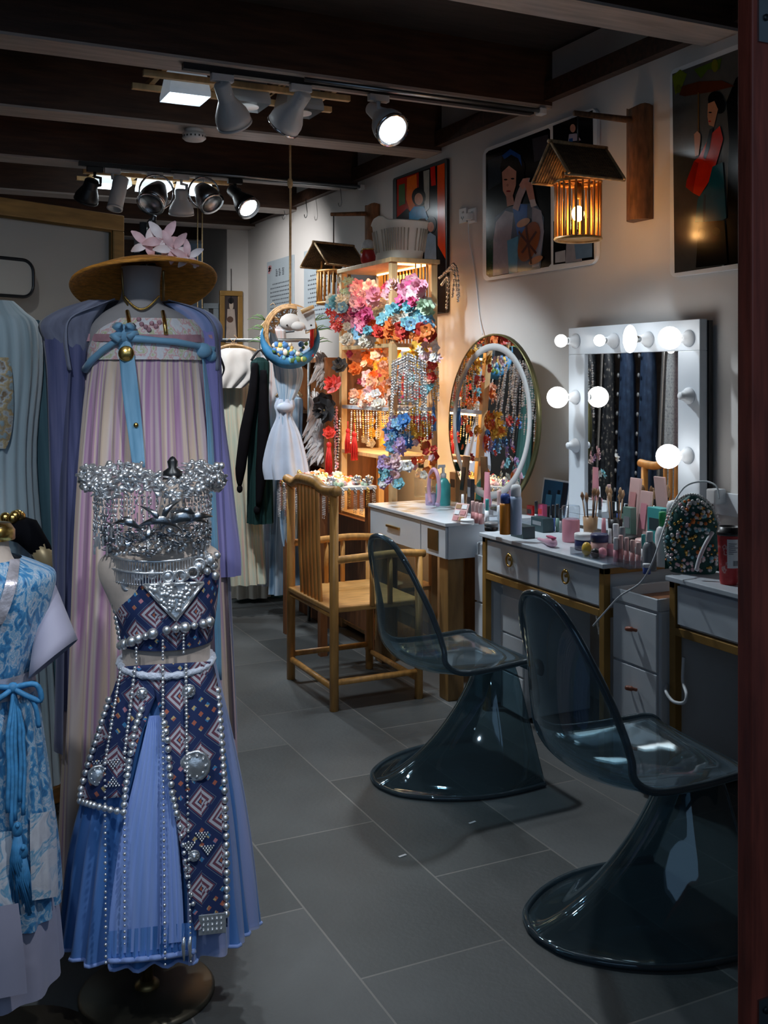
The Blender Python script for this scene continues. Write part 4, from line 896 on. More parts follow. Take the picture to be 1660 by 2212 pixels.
# hairpins hung round the jewellery table edge
def hairpin(label, p, mm, L, group):
    t = thing('hairpin', label, 'hairpin', p, 0, group)
    mk('ornament', mm, lambda m: [m.ball((0,.014*math.cos(a),.012*math.sin(a)), .009, 6, sc=(.5,1,1)) for a in [2*PI*i/5 for i in range(5)]]+[m.ball((0,0,0),.008,6)], t)
    mk('dangles', mm, lambda m: [m.ball((0,(j-1.5)*.012, -.02-i*.0095), .0032, 5) for j in range(4) for i in range(int(L*(1+.25*((j*3)%2))/.0095))], t)
    return t
rn = random.Random(11)
for k in range(26):
    y = JT[1]+.02+k*(JT[3]-JT[1]-.04)/25
    hairpin('hairpin with dangling beads hung along the edge of the jewellery table', V((JT[0]-.024,y,.88+rn.uniform(-.01,.01))), ['silver','dark_silver','gold','terracotta'][k%4], rn.uniform(.08,.17), 'hairpins hung on the jewellery table edge')
for k in range(9):
    x = JT[0]+.02+k*.037
    hairpin('hairpin hung on the right side of the jewellery table', V((x,JT[1]-.012,.88)), ['silver','gold','dark_silver'][k%3], rn.uniform(.05,.11), 'hairpins on the table side')
# pins and trinkets lying on the table
for k in range(70):
    c = rn.choice(['silver','gold','petal_red','petal_cream','dark_silver','petal_orange','petal_palegreen','petal_palepink'])
    p = V((rn.uniform(JT[0]+.02,JT[2]-.03), rn.uniform(JT[1]+.03,JT[3]-.03), .905))
    cn = {'silver':'silver','gold':'gold','petal_red':'red','petal_cream':'cream','dark_silver':'dark pewter','petal_orange':'orange','petal_palegreen':'pale green','petal_palepink':'pale pink'}[c]
    t = thing('hair_clip', '%s jewelled hair clip lying on the jewellery table' % cn, 'hair clip', p, rn.uniform(0,6), '%s clips lying on the jewellery table' % cn)
    h = rn.uniform(.02,.06)
    mk('ornament', c, lambda m: [m.ball((.018*math.cos(a),.018*math.sin(a),h*.5+.2*h*math.sin(3*a)), .013, 6) for a in [2*PI*i/5 for i in range(5)]]+[m.ball((0,0,h*.5),.016,6,sc=(1,1,h/.032))], t)
# curly wire ornament on the wall right of the rack
t = thing('wire_ornament', 'black and silver wire hair ornament hung on the wall right of the rack', 'ornament', onX(975,600,2.96))
def wo(m):
    for k, (x0,y0,x1,y1) in enumerate(((950,600,990,650),(960,590,992,640),(968,585,978,640),(955,615,965,665))):
        a = onX(x0,y0,2.93); b = onX(x1,y1,2.93); c = (a+b)/2+V((0,-.05,.10)); m.tube(spline([a,c,b],8), .0035, 5)
        for i, p in enumerate(spline([a,c,b],8)): m.ball(p, .009, 6)
mk('wires', 'dark_silver', wo, t, world=True)
# things on top of the rack
p = V((2.60,5.20,RH)); t = thing('plastic_basket', 'white slatted plastic basket with cut-out handles on top of the display rack', 'basket', p)
def bk(m):
    n = 40; rows = []
    for z, a, b in ((0,.10,.13),(.01,.105,.135),(.20,.13,.165),(.205,.136,.172),(.21,.13,.165),(.02,.098,.125)):
        rows.append([V((a*math.copysign(abs(math.cos(t_))**.6,math.cos(t_)), b*math.copysign(abs(math.sin(t_))**.6,math.sin(t_)), z+(.035*max(0,math.cos(2*(t_)-0))**4 if z>.1 else 0))) for t_ in [2*PI*i/n for i in range(n)]])
    m.grid(rows, close=True); m.poly(rows[0][::-1])
mk('basket_body', 'basket_plastic', bk, t)
def bs(m):
    n = 44
    for i in range(n):
        t_ = 2*PI*(i+.5)/n
        a = V((.1135*math.copysign(abs(math.cos(t_))**.6,math.cos(t_)), .146*math.copysign(abs(math.sin(t_))**.6,math.sin(t_)), .045)); b = V((.129*math.copysign(abs(math.cos(t_))**.6,math.cos(t_)), .164*math.copysign(abs(math.sin(t_))**.6,math.sin(t_)), .165))
        m.tube([a, b], .0035, 4)
mk('slots', 'grey_card', bs, t)
t = thing('lucky_jar', 'small red and white lacquered jar with gold trim beside the basket on the rack', 'jar', V((2.53,5.47,RH)))
mk('body', 'jar_red', lambda m: m.lathe([(0,0),(.03,0),(.042,.02),(.045,.05),(.036,.08),(.03,.09),(0,.09)], (0,0,0), 20), t) if 'jar_red' in MATS else (mat('jar_red', (.55,.03,.03), .3), mk('body', 'jar_red', lambda m: m.lathe([(0,0),(.03,0),(.042,.02),(.045,.05),(.036,.08),(.03,.09),(0,.09)], (0,0,0), 20), t))
mk('white_dome', 'petal_white', lambda m: m.lathe([(.031,.09),(.040,.10),(.038,.125),(.02,.145),(0,.15)], (0,0,0), 20), t)
mk('gold_trim', 'gold', lambda m: (m.lathe([(.034,.086),(.038,.09),(.034,.094)], (0,0,0), 20, closed=False), m.ball((-.04,0,.075),.010,8)), t)
# ================================================================== DRESS FORMS
class Form:
    """local frame of a standing form: x across the view, y away, z up; rows (py, left px, right px, half depth)"""
    def __init__(s, name, label, cat, cx, d):
        s.cx = cx; s.d = d; k = (cx-PX)/F; s.q = math.sqrt(1+k*k); p = at(cx, HZ, d); s.rz = -YAW-math.atan(k)
        s.t = thing(name, label, cat, (p.x, p.y, 0), s.rz)
    def X(s, px, y=0): return (px-s.cx)*(s.d+y/s.q)/(F*s.q)
    def Z(s, py, y=0): return EYE-(py-HZ)*(s.d+y/s.q)/F
    def rows(s, R, k=5):
        P = [V((r[0], r[1], r[2])) for r in R]; Q = [V((r[3], (r[4] if len(r) > 4 else 0), 0)) for r in R]
        return [(p.x, p.y, p.z, q.x, q.y) for p, q in zip(spline(P, k), spline(Q, k))]
    def loft(s, name, mats, R, n=64, us=.2, rip=0, rn=20, k=5, parent=None, a0=0, a1=2*PI, off=0, seed=0, cap=False, solid=0, wob=0):
        full = abs(a1-a0-2*PI) < 1e-6; rr = s.rows(R, k); vs = []; uv = []; m = MB(); N = n if full else n+1; u_ = 0
        for j, (py, L, R_, b, am) in enumerate(rr):
            cx = (s.X(L)+s.X(R_))/2; a = (s.X(R_)-s.X(L))/2+off; z = s.Z(py); row = []
            for i in range(N):
                t = a0+(a1-a0)*i/n; am_ = am+rip*j/len(rr)
                f = am_*(math.sin(rn*t+seed)+.5*math.sin(rn*.47*t+2+seed)+wob*math.sin(j*.6+3*t))
                row.append(V((cx+(a+f)*math.cos(t), (b+off+f)*math.sin(t), z))); uv.append((t*us, z))
            vs.append(row)
        m.grid(vs, uvs=uv, close=full)
        if cap: m.poly(vs[0][::-1] if False else vs[0]); m.poly(vs[-1][::-1])
        return m.build(name, mats, parent or s.t, solid=solid)
    def surf(s, R, px, py, off=.0):
        rr = s.rows(R, 5); y = -.1
        for _ in range(4):
            z = s.Z(py, y); x = s.X(px, y)
            best = None
            for a, b in zip(rr, rr[1:]):
                za, zb = s.Z(a[0]), s.Z(b[0])
                if (za-z)*(zb-z) <= 0 and za != zb:
                    t = (za-z)/(za-zb); best = [a[i]+(b[i]-a[i])*t for i in range(5)]; break
            if best is None: best = rr[0] if z > s.Z(rr[0][0]) else rr[-1]
            c = (s.X(best[1])+s.X(best[2]))/2; A = (s.X(best[2])-s.X(best[1]))/2+best[4]*1.2; B = best[3]+best[4]*1.2
            u = max(-.985, min(.985, (x-c)/A)); y = -(B)*math.sqrt(1-u*u)-off
        return V((x, y, z))
    def panel(s, name, mats, R, rows, off=.01, n=14, parent=None, solid=0, wav=0):
        m = MB(); g = []; uv = []
        P = spline([V(r) for r in rows], 4)
        for j, p in enumerate(P):
            row = []
            for i in range(n+1):
                x = p.y+(p.z-p.y)*i/n; q = s.surf(R, x, p.x, off+wav*math.sin(i*2.1+j*.15)); row.append(q); uv.append((q.x, q.z))
            g.append(row)
        m.grid(g, uvs=uv); return m.build(name, mats, parent or s.t, solid=solid)
    def path(s, R, pts, off=.012, step=.016):
        P = [s.surf(R, x, y, off) for x, y in pts]; o = [P[0]]
        for a, b in zip(P, P[1:]):
            L = (b-a).length; n = max(1, round(L/step)); o += [a+(b-a)*i/n for i in range(1, n+1)]
        return o
    def beads(s, name, mm, R, pts, r=.006, off=.012, step=None, var=0, parent=None, flat=1):
        m = MB()
        for i, p in enumerate(s.path(R, pts, off, step or r*2.05)): m.ball(p, r*(1+var*math.sin(i*2.3)), 8, sc=(1, flat, 1))
        return m.build(name, mm, parent or s.t)
# cloth
ramp_mat('tulle_blue', [(.25,(.02,.08,.26)),(.45,(.045,.17,.46)),(.6,(.12,.27,.64)),(.8,(.06,.20,.52))], 3.2, .8, stretch=(7,.5,1), sheen=.25)
ramp_mat('tulle_pale', [(.3,(.16,.28,.62)),(.5,(.28,.40,.78)),(.7,(.20,.33,.70))], 3, .8, stretch=(7,.6,1), sheen=.3)
ramp_mat('tulle_sheer', [(.3,(.22,.32,.58)),(.5,(.36,.44,.74)),(.7,(.48,.48,.74))], 3, .8, stretch=(8,.6,1), sheen=.3, sheer=.30)
ramp_mat('pastel_pleats', [(.28,(.40,.20,.38)),(.36,(.62,.42,.50)),(.42,(.74,.56,.42)),(.48,(.72,.60,.56)),(.53,(.46,.24,.42)),(.58,(.60,.42,.50)),(.64,(.78,.62,.48)),(.72,(.62,.36,.50))], 5.0, .8, stretch=(7,.10,1), detail=1, sheen=.25)
ramp_mat('violet_voile', [(.3,(.05,.06,.14)),(.5,(.10,.11,.24)),(.7,(.17,.17,.32))], 4, .8, stretch=(8,.6,1), sheer=.12, sheen=.2)
ramp_mat('voile_grey', [(.3,(.10,.10,.14)),(.5,(.19,.20,.28)),(.7,(.30,.32,.42))], 4, .8, stretch=(5,2,1), sheer=.15, sheen=.2)
ramp_mat('lilac_voile', [(.3,(.20,.20,.48)),(.6,(.30,.27,.58)),(.8,(.42,.36,.62))], 3, .8, stretch=(5,.7,1), sheen=.25)
ramp_mat('embroidered', [(.3,(.70,.70,.74)),(.44,(.78,.76,.78)),(.5,(.72,.36,.36)),(.54,(.78,.72,.70)),(.62,(.55,.58,.30)),(.66,(.76,.74,.78))], 30, .7, bump=.3)
ramp_mat('ribbon_blue', [(.3,(.14,.34,.52)),(.7,(.26,.50,.70))], 6, .55, stretch=(4,1,1), sheen=.3)
ramp_mat('brocade_blue', [(.3,(.02,.10,.24)),(.42,(.04,.20,.42)),(.50,(.08,.28,.50)),(.54,(.46,.54,.62)),(.58,(.12,.32,.52)),(.63,(.55,.56,.62)),(.70,(.06,.24,.46))], 34, .45, detail=6, dist=1.2, bump=.25, sheen=.2)
ramp_mat('brocade_pale', [(.3,(.50,.50,.54)),(.5,(.60,.60,.64)),(.56,(.12,.34,.52)),(.62,(.55,.58,.64)),(.7,(.10,.30,.48))], 24, .5, detail=6, dist=1.0, bump=.25)
ramp_mat('robe_grey', [(.3,(.26,.35,.39)),(.5,(.38,.48,.52)),(.7,(.48,.56,.60))], 3, .8, stretch=(8,.5,1), sheen=.2)
ramp_mat('robe_teal', [(.3,(.03,.075,.10)),(.5,(.06,.13,.16)),(.7,(.10,.19,.22))], 3, .85, stretch=(7,.5,1), sheen=.15)
ramp_mat('gold_embroidery', [(.38,(.30,.38,.40)),(.45,(.40,.28,.14)),(.52,(.55,.42,.24)),(.56,(.5,.52,.52)),(.66,(.24,.16,.09))], 30, .4, detail=6, metal=.3, bump=.4)
mat('satin_grey', (.36,.34,.44), .6, var=.1, scale=5, sheen=.2); mat('silver_brocade', (.50,.46,.50), .35, .4, var=.35, scale=40, bump=.4)
mat('fur_white', (.66,.70,.82), .9, var=.15, scale=90, bump=.6, sheen=.6); mat('cord_blue', (.05,.24,.48), .6, var=.25, scale=60)
mat('skin_grey', (.33,.31,.31), .7, var=.08); mat('pink_band', (.50,.26,.30), .7, var=.2, scale=30); mat('black_velvet', (.006,.006,.008), .9, spec=.05)
mat('straw', (.62,.24,.03), .65, var=.35, scale=40, stretch=(1,1,6), bump=.4); mat('bronze_disc', (.10,.085,.06), .4, .7, var=.3, scale=6)

# ---- the form in the silver set (front)
f2 = Form('dress_form', 'dress form in silver collar, navy woven bandeau and skirt over blue tulle', 'dress form', 345, 2.54)
T = f2.t
bx = f2.X(318)
mk('base_plate', 'bronze_disc', lambda m: m.lathe([(0,0),(.163,0),(.163,.008),(.155,.014),(.03,.018),(0,.018)], (bx,0,0), 48), T)
mk('pole', 'brass_dark', lambda m: m.tube([(bx,0,.015),(bx,0,.82)], .0145, 16), T)
mk('pole_collar', 'brass_dark', lambda m: m.lathe([(.03,.016),(.03,.024),(.018,.034),(.0145,.034)], (bx,0,0), 20, closed=False), T)
B2 = [(1035,352,396,.028),(1090,345,402,.034),(1140,330,412,.045),(1172,290,440,.06),(1196,225,474,.075),(1235,214,476,.088),(1290,236,470,.095),(1345,256,462,.092),(1400,264,456,.085),(1440,264,456,.083),(1490,250,468,.09),(1520,262,458,.07)]
f2.loft('torso', 'form_linen', B2, cap=True)
mk('finial', 'black_plastic', lambda m: m.lathe([(.024,0),(.024,.02),(.010,.03),(.013,.045),(.006,.055),(0,.058)], (f2.X(373),0,f2.Z(1037)), 16), T)
SK = [(1430,262,460,.088,0),(1480,252,470,.098,.002),(1560,225,488,.12,.004),(1700,188,515,.145,.007),(1850,158,536,.165,.010),(2000,140,550,.178,.013)]
# layered skirt: full outer layer of tulle, inner panels, hem braid
f2.loft('tulle_skirt', 'tulle_blue', SK, n=160, rn=24, wob=.25)
f2.loft('sheer_overlayer', 'tulle_sheer', [(r[0], r[1]+4, r[2]+6, r[3]+.012, r[4]) for r in SK], n=130, rn=19, a0=-PI*.42, a1=PI*.15, seed=1)
f2.panel('front_panel', 'tulle_pale', SK, [(1545,322,350),(1640,300,372),(1800,262,385),(1950,240,392),(2050,235,390)], off=.012, n=26, wav=.005)
f2.panel('front_panel', 'tulle_pale', SK, [(1700,345,372),(1800,346,385),(1950,346,395),(2040,345,398)], off=.018, n=14, wav=.005)
f2.panel('hem_band', 'tulle_blue', SK, [(2000,233,425),(2040,233,425),(2070,234,424)], off=.014, n=40, wav=.006)
mk('hem_braid', 'tulle_pale', lambda m: m.tube([f2.surf(SK, x, 2068-4*((x-330)/90)**2, .020+.006*math.sin(x*.21)) for x in range(236,424,5)], .006, 6), T)
def rim_braid(m):
    r = f2.rows(SK, 5)[-1]; cx = (f2.X(r[1])+f2.X(r[2]))/2; A = (f2.X(r[2])-f2.X(r[1]))/2; pts = []
    for i in range(160):
        t = 2*PI*i/160; f = r[4]*(math.sin(24*t)+.5*math.sin(24*.47*t+2)+.25*math.sin(25*.6+3*t)); pts.append(V((cx+(A+f)*math.cos(t), (r[3]+f)*math.sin(t), f2.Z(r[0]))))
    m.tube(pts, .0045, 6)
lab(mk('hem_braid', 'tulle_pale', rim_braid, T), 'pale corded edge of the outer skirt')
# woven overskirt flaps
SKo = SK
f2.panel('overskirt_flap', 'woven_diamonds', SKo, [(1435,262,350),(1480,247,345),(1540,222,322),(1600,200,298),(1660,185,284),(1715,176,270)], off=.022, n=16, solid=.003)
f2.panel('overskirt_flap', 'woven_diamonds', SKo, [(1435,330,460),(1480,332,470),(1540,346,478),(1600,360,482),(1700,368,488),(1800,385,492),(1900,400,493),(2000,418,493),(2018,421,493)], off=.024, n=20, solid=.003)
f2.beads('stud_border', 'silver', SK, [(236,1505),(212,1580),(192,1640),(178,1690),(176,1716),(205,1728),(240,1740),(268,1748),(272,1700),(280,1640),(292,1570),(306,1530)], r=.0085, off=.028)
f2.beads('stud_border', 'silver', SK, [(472,1500),(480,1600),(486,1700),(490,1800),(492,1900),(491,1990)], r=.0090, off=.030)
f2.beads('stud_border', 'silver', SK, [(352,1545),(362,1600),(366,1660),(372,1715),(382,1760)], r=.0085, off=.030)
f2.beads('stud_border', 'silver', SK, [(386,1770),(396,1830),(404,1900),(418,1960)], r=.0055, off=.028, step=.02)
for x0, y0, x1, y1 in ((262,1440,228,1640),(292,1440,270,1620),(352,1440,352,1600),(402,1440,405,1690)):
    f2.beads('bead_strand', 'silver', SK, [(x0,y0),((x0+x1)/2,(y0+y1)/2),(x1,y1)], r=.0045, off=.034, step=.0092, var=.2)
for x0, y0, x1, y1 in ((228,1640,230,2066),(270,1620,270,2030),(352,1600,357,2085),(405,1690,413,2085)):
    f2.beads('bead_strand', 'silver', SK, [(x0,y0),(x0*.5+x1*.5,(y0+y1)/2),(x1,y1)], r=.0034, off=.032, step=.0125, var=.25)
for x, y, r in ((214,1664,.024),(422,1660,.036),(307,1494,.013),(408,1496,.016),(420,1855,.013)):
    p = f2.surf(SK, x, y, .030); Mx = Matrix.Rotation(PI/2, 3, 'X')
    mk('silver_medallion', 'silver', lambda m: (m.lathe([(0,-.002),(r,-.002),(r,.003),(r*.86,.005),(r*.8,.003),(r*.55,.008),(r*.3,.010),(0,.012)], p, 28, M=Mx, ribs=.03, rn=10), [m.ball(p+V((r*.66*math.cos(a),-.006,r*.66*math.sin(a))), r*.12, 6) for a in [2*PI*i/9 for i in range(9)]]), T)
def tri_studs(m, cx, cy, w_, up=False):
    for j in range(5):
        for i in range(5-j): m.ball(f2.surf(SK, cx+(i-(4-j)/2)*w_/4, cy+(j*4.4 if not up else -j*4.4), .028), .0028, 5)
for cx, cy, up in ((245,1635,False),(215,1635,False),(245,1690,True),(437,1808,False),(408,1828,False),(450,1838,False)): mk('stud_triangle', 'silver', lambda m: tri_studs(m, cx, cy, 26, up), T)
p = f2.surf(SK, 460, 2008, .034)
mk('hem_plaque', 'silver', lambda m: (m.box(p,(.062,.004,.046)), [m.ball(p+V(((i-2)*.010,-.004,j*.012)), .0036, 6) for i in range(5) for j in (-1,0,1)]), T, bevel=.001)
for x in (398, 412): mk('tassel_drop', 'silver', lambda m: m.tube([f2.surf(SK,x,2030,.04), f2.surf(SK,x-2,2050,.04), f2.surf(SK,x,2082,.04)], [.003,.005,.002], 6), T)
# fur waistband
mk('fur_waistband', 'fur_white', lambda m: m.tube([V((f2.X(360)+(f2.X(460)-f2.X(262))/2*1.02*math.cos(a), .116*math.sin(a), f2.Z(1424)-.010*abs(math.sin(a))*(math.sin(a)<0))) for a in [2*PI*i/60 for i in range(60)]], [.0085+.0016*math.sin(i*2.7) for i in range(60)], 8, closed=True), T)
# bandeau
BD = [(1232,256,474,.095,0),(1290,246,470,.103,0),(1340,256,464,.100,0),(1385,262,458,.094,0)]
f2.loft('woven_bandeau', 'woven_diamonds', BD, off=.003, n=60, us=.115)
f2.beads('stud_border', 'silver', BD, [(262,1268),(276,1258),(298,1240),(330,1240),(362,1246),(400,1246),(430,1228),(455,1215)], r=.0125, off=.010, step=.029, flat=.5)
mk('ring_border', 'silver', lambda m: [m.tube([f2.surf(BD, x, y, .012)+V((.0125*math.cos(a),0,.0125*math.sin(a))) for a in [2*PI*i/14 for i in range(14)]], .0035, 6, closed=True) for x, y in ((276,1260),(300,1240),(364,1246),(390,1246),(418,1240),(432,1222))], T)
f2.beads('stud_border', 'silver', BD, [(262,1390),(285,1382),(330,1368),(360,1362),(400,1358),(440,1352),(454,1348)], r=.0115, off=.013, step=.0235, var=.2)
f2.beads('stud_border', 'silver', BD, [(248,1300),(252,1330),(258,1362),(262,1385)], r=.0070, off=.006)
for x, y0, y1 in ((295,1398,1428),(352,1385,1424),(397,1375,1412)): f2.beads('bead_drop', 'silver', BD, [(x,y0),(x,y1)], r=.0038, off=.02, step=.009)
def plaque(m):
    pts = [(312,1262),(440,1262),(380,1340)]; P3 = [f2.surf(BD, x, y, .012) for x, y in pts]
    c = [(376,1262)]
    q = [f2.surf(BD,312,1262,.010), f2.surf(BD,345,1262,.010), f2.surf(BD,376,1262,.010), f2.surf(BD,410,1262,.010), f2.surf(BD,440,1262,.008), f2.surf(BD,410,1301,.010), f2.surf(BD,380,1340,.008), f2.surf(BD,345,1301,.010)]
    m.prism(q, (0,-.005,0))
    for a, b in zip(q, q[1:]+q[:1]): m.tube([a+V((0,-.005,0)), b+V((0,-.005,0))], .0045, 6)
    rnd = random.Random(3)
    for i in range(60):
        u = rnd.random(); v = rnd.random()
        if u+v > 1: u, v = 1-u, 1-v
        m.ball(f2.surf(BD, 318+u*112+v*58, 1266+v*66, .017), rnd.uniform(.003,.0075), 6, sc=(1,.6,1))
mk('silver_triangle', 'silver', plaque, T)
# shoulder rosettes at right
mk('shoulder_trim', 'silver', lambda m: [m.ball(f2.surf(B2, x, y, .012), r, 8) for x, y, r in ((452,1208,.012),(462,1226,.012),(440,1220,.01),(466,1248,.012),(448,1238,.010),(436,1204,.011),(470,1204,.010))], T)
# silver collar: wreath of blossoms, leaf plates and fringes
def ringpt(a, px0, px1, py, b):
    cx = (f2.X(px0)+f2.X(px1))/2; A = (f2.X(px1)-f2.X(px0))/2
    return V((cx+A*math.cos(a), b*math.sin(a), f2.Z(py)))
def wreath(m):
    rnd = random.Random(4)
    for i in range(40):
        a = 2*PI*i/40; py = 1040+13*math.sin(5*a+.6)-8*abs(math.cos(a)); c = ringpt(a, 192, 468, py, .125)
        for k in range(9):
            q = c+V((rnd.uniform(-.022,.022), rnd.uniform(-.018,.018), rnd.uniform(-.024,.024))); m.ball(q, rnd.uniform(.005,.0095), 6)
        for k in range(6):
            b = 2*PI*k/6; M = Matrix.Rotation(rnd.uniform(0,6), 3, 'Z') @ Matrix.Rotation(rnd.uniform(.6,1.8), 3, 'X')
            m.ball(c+V((.020*math.cos(b), rnd.uniform(-.012,.012), .020*math.sin(b))), .011, 6, sc=(1,.25,1), M=M)
CL = mk('silver_collar', 'silver', wreath, T)
def strips(m):
    rnd = random.Random(8)
    for i in range(54):
        a = 2*PI*i/54; p = ringpt(a, 206, 456, 1062, .118); L = rnd.uniform(.06,.125)*(1 if abs(math.cos(a)) > .35 else .55)
        n = int(L/.011)
        for k in range(n):
            q = p+V((rnd.uniform(-.003,.003), rnd.uniform(-.003,.003), -k*.011))
            m.ball(q, .0045, 5, sc=(.6,.35,1.5)) if k % 2 else m.ball(q, .0033, 5)
        m.box(p+V((0,0,-L-.012)), (.005,.002,.024), rz=a)
mk('collar_fringe', 'silver', strips, CL)
def leaves(m):
    rnd = random.Random(9)
    def leaf(c, L, W, ang, tilt=-.25):
        rows = []
        for i in range(8):
            u = i/7; w_ = .6*W*math.sin(PI*min(.97,max(.03,u)))**.8; cc = c+V((math.cos(ang)*L*u, tilt*.12*math.sin(PI*u), math.sin(ang)*L*u)) ; nx = V((-math.sin(ang), 0, math.cos(ang)))
            cc += nx*(.22*L*math.sin(PI*u))
            rows.append([cc-nx*w_, cc+V((0,-.006,0)), cc+nx*w_])
        m.grid(rows)
    for x, y, L, W, an in ((305,1078,.075,.011,-.9),(322,1106,.06,.012,-2.0),(352,1118,.07,.012,.95),(372,1092,.06,.010,-.2),(300,1120,.10,.016,-.1),(345,1126,.11,.018,.1),(250,1112,.07,.014,-.3),(395,1122,.07,.014,.3)):
        leaf(V((f2.X(x), -.128, f2.Z(y))), L, W, an)
    for i in range(250):
        a = rnd.uniform(PI*1.02, PI*1.98); py = rnd.gauss(1145,17)
        if py > 1186: py = 1180
        p = ringpt(a, 224-(py-1120)*.0, 452, py, .122+rnd.uniform(-.01,.012))
        M = Matrix.Rotation(rnd.uniform(0,6), 3, 'Z') @ Matrix.Rotation(rnd.uniform(.5,2.2), 3, 'X')
        m.ball(p, rnd.uniform(.006,.011), 6, sc=(1,.2,.8), M=M)
mk('leaf_plates', 'dark_silver', leaves, CL)
def comb(m):
    for py, n, x0, x1, L in ((1188,52,236,452,.030),(1212,58,232,456,.028)):
        for i in range(n):
            a = PI+PI*i/(n-1); p = ringpt(a, x0, x1, py+9*abs(math.sin(a)), .103); m.box(p+V((0,0,-L/2)), (.0045,.003,L), rz=a); m.ball(p+V((0,0,-L)), .0032, 5)
        m.tube([ringpt(PI+PI*i/24, x0, x1, py+9*abs(math.sin(PI*i/24)), .104) for i in range(25)], .0035, 6)
lab(mk('comb_fringe', 'silver', comb, CL), 'two rows of fine silver bars')
def chest(m):
    rnd = random.Random(12)
    for i in range(150):
        x = rnd.uniform(232,455); m.ball(f2.surf(B2, x, rnd.uniform(1150,1196), .008), rnd.uniform(.004,.008), 5, sc=(1,.5,1))
mk('chest_beads', 'silver', chest, CL)

# ---- the form in the straw hat (behind)
f1 = Form('dress_form', 'dress form in violet gauze jacket and pastel pleated dress with blue ribbons', 'dress form', 310, 3.02)
T1 = f1.t
mk('base_plate', 'black_metal', lambda m: m.lathe([(0,.03),(.20,.03),(.20,.04),(.02,.05),(0,.05)], (0,0,0), 32), T1)
for a in (.3, 1.9, 3.4, 5.2): mk('caster', 'black_plastic', lambda m: m.lathe([(0,-.012),(.022,-.012),(.024,0),(.022,.012),(0,.012)], (.18*math.cos(a),.18*math.sin(a),.024), 14, M=Matrix.Rotation(PI/2,3,'X')), T1)
mk('pole', 'black_metal', lambda m: m.tube([(0,0,.04),(0,0,1.95)], .011, 10), T1)
mk('finial', 'black_plastic', lambda m: m.lathe([(.014,0),(.02,.01),(.012,.03),(.016,.05),(.010,.075),(.014,.09),(.005,.10),(0,.10)], (f1.X(328),0,f1.Z(545)), 14), T1)
mk('finial_stem', 'black_plastic', lambda m: m.tube([(f1.X(328),0,f1.Z(572)),(f1.X(330),0,f1.Z(480)),(f1.X(334),-.01,f1.Z(466))], [.012,.009,.006], 10), T1)
NK = [(578,262,350,.06),(620,264,346,.055),(655,255,352,.055),(680,220,400,.07),(720,190,440,.09),(800,200,440,.10),(900,215,430,.09)]
f1.loft('torso', 'skin_grey', NK, cap=True)
DR = [(768,196,446,.115,0),(800,190,448,.12,.002),(880,180,456,.13,.005),(1000,172,466,.15,.008),(1250,162,482,.17,.014),(1600,150,500,.18,.017),(1960,140,510,.19,.02)]
f1.loft('pleated_dress', 'pastel_pleats', DR, n=200, rn=30, wob=.1)
CH = [(690,232,420,.085,0),(715,205,440,.11,0),(745,196,446,.118,0),(778,192,448,.122,0)]
f1.loft('embroidered_band', 'embroidered', CH, off=.004)
f1.panel('pink_band', 'pink_band', CH, [(722,190,460),(730,188,462),(738,188,462)], off=.010, n=30)
# gauze jacket: open front shell plus two hanging sleeves
JK = [(648,250,360,.065,0),(665,205,420,.09,0),(690,150,455,.11,0),(730,140,468,.125,.002),(800,150,470,.13,.004),(1000,140,478,.16,.006),(1300,135,492,.19,.008),(1600,130,505,.22,.01)]
f1.loft('gauze_jacket', 'voile_grey', JK[:5], n=60, a0=-PI*.10, a1=PI*1.14, off=.008, solid=.003)
f1.loft('jacket_skirt', 'violet_voile', JK[4:], n=60, rn=14, a0=-PI*.10, a1=PI*1.12, off=.008)
def sleeve(form, name, mm, pts, n=20, rip=.006, rn=7):
    m = MB(); rows = []; uv = []
    P = spline([V((a,b,c)) for a,b,c,_ in pts], 4); Q = spline([V((d,0,0)) for *_,d in pts], 4)
    for j, (p, q) in enumerate(zip(P, Q)):
        r = []
        for i in range(n):
            t = 2*PI*i/n; f = 1+.10*math.sin(rn*t+j*.1)
            r.append(V((form.X(p.x)+p.z*f*math.cos(t), q.x+p.z*.6*f*math.sin(t), form.Z(p.y)))); uv.append((t*.08, r[-1].z))
        rows.append(r)
    m.grid(rows, uvs=uv, close=True); return m.build(name, mm, form.t)
sleeve(f1, 'sleeve', 'violet_voile', [(178,672,.035,.0),(150,710,.066,0),(148,800,.058,0),(152,950,.056,0),(160,1150,.058,0),(172,1350,.060,0),(185,1520,.062,0)])
sleeve(f1, 'sleeve', 'lilac_voile', [(418,672,.035,.0),(440,705,.045,0),(449,780,.038,-.02),(462,900,.030,-.02),(470,1000,.036,-.02),(476,1120,.046,-.02),(482,1200,.052,-.02),(485,1248,.050,-.02)])
lab(sleeve(f1, 'cap_sleeve', 'voile_grey', [(215,650,.03,0),(178,670,.06,0),(150,700,.078,0),(152,735,.070,0),(160,765,.045,0)]), 'dark grey puffed cap sleeve')
lab(sleeve(f1, 'cap_sleeve', 'tulle_sheer', [(380,655,.03,0),(415,672,.05,0),(440,700,.052,0),(446,735,.045,0)]), 'pale blue puffed cap sleeve')
rb = mk('ribbon_sash', 'ribbon_blue', lambda m: m.tube([f1.surf(CH,x,y,.016) for x,y in ((184,800),(200,778),(225,755),(250,738),(268,730),(300,732),(340,735),(380,738),(420,745),(448,752),(466,756))], [.011,.011,.010,.010,.012,.011,.009,.010,.009,.010,.012], 8), T1)
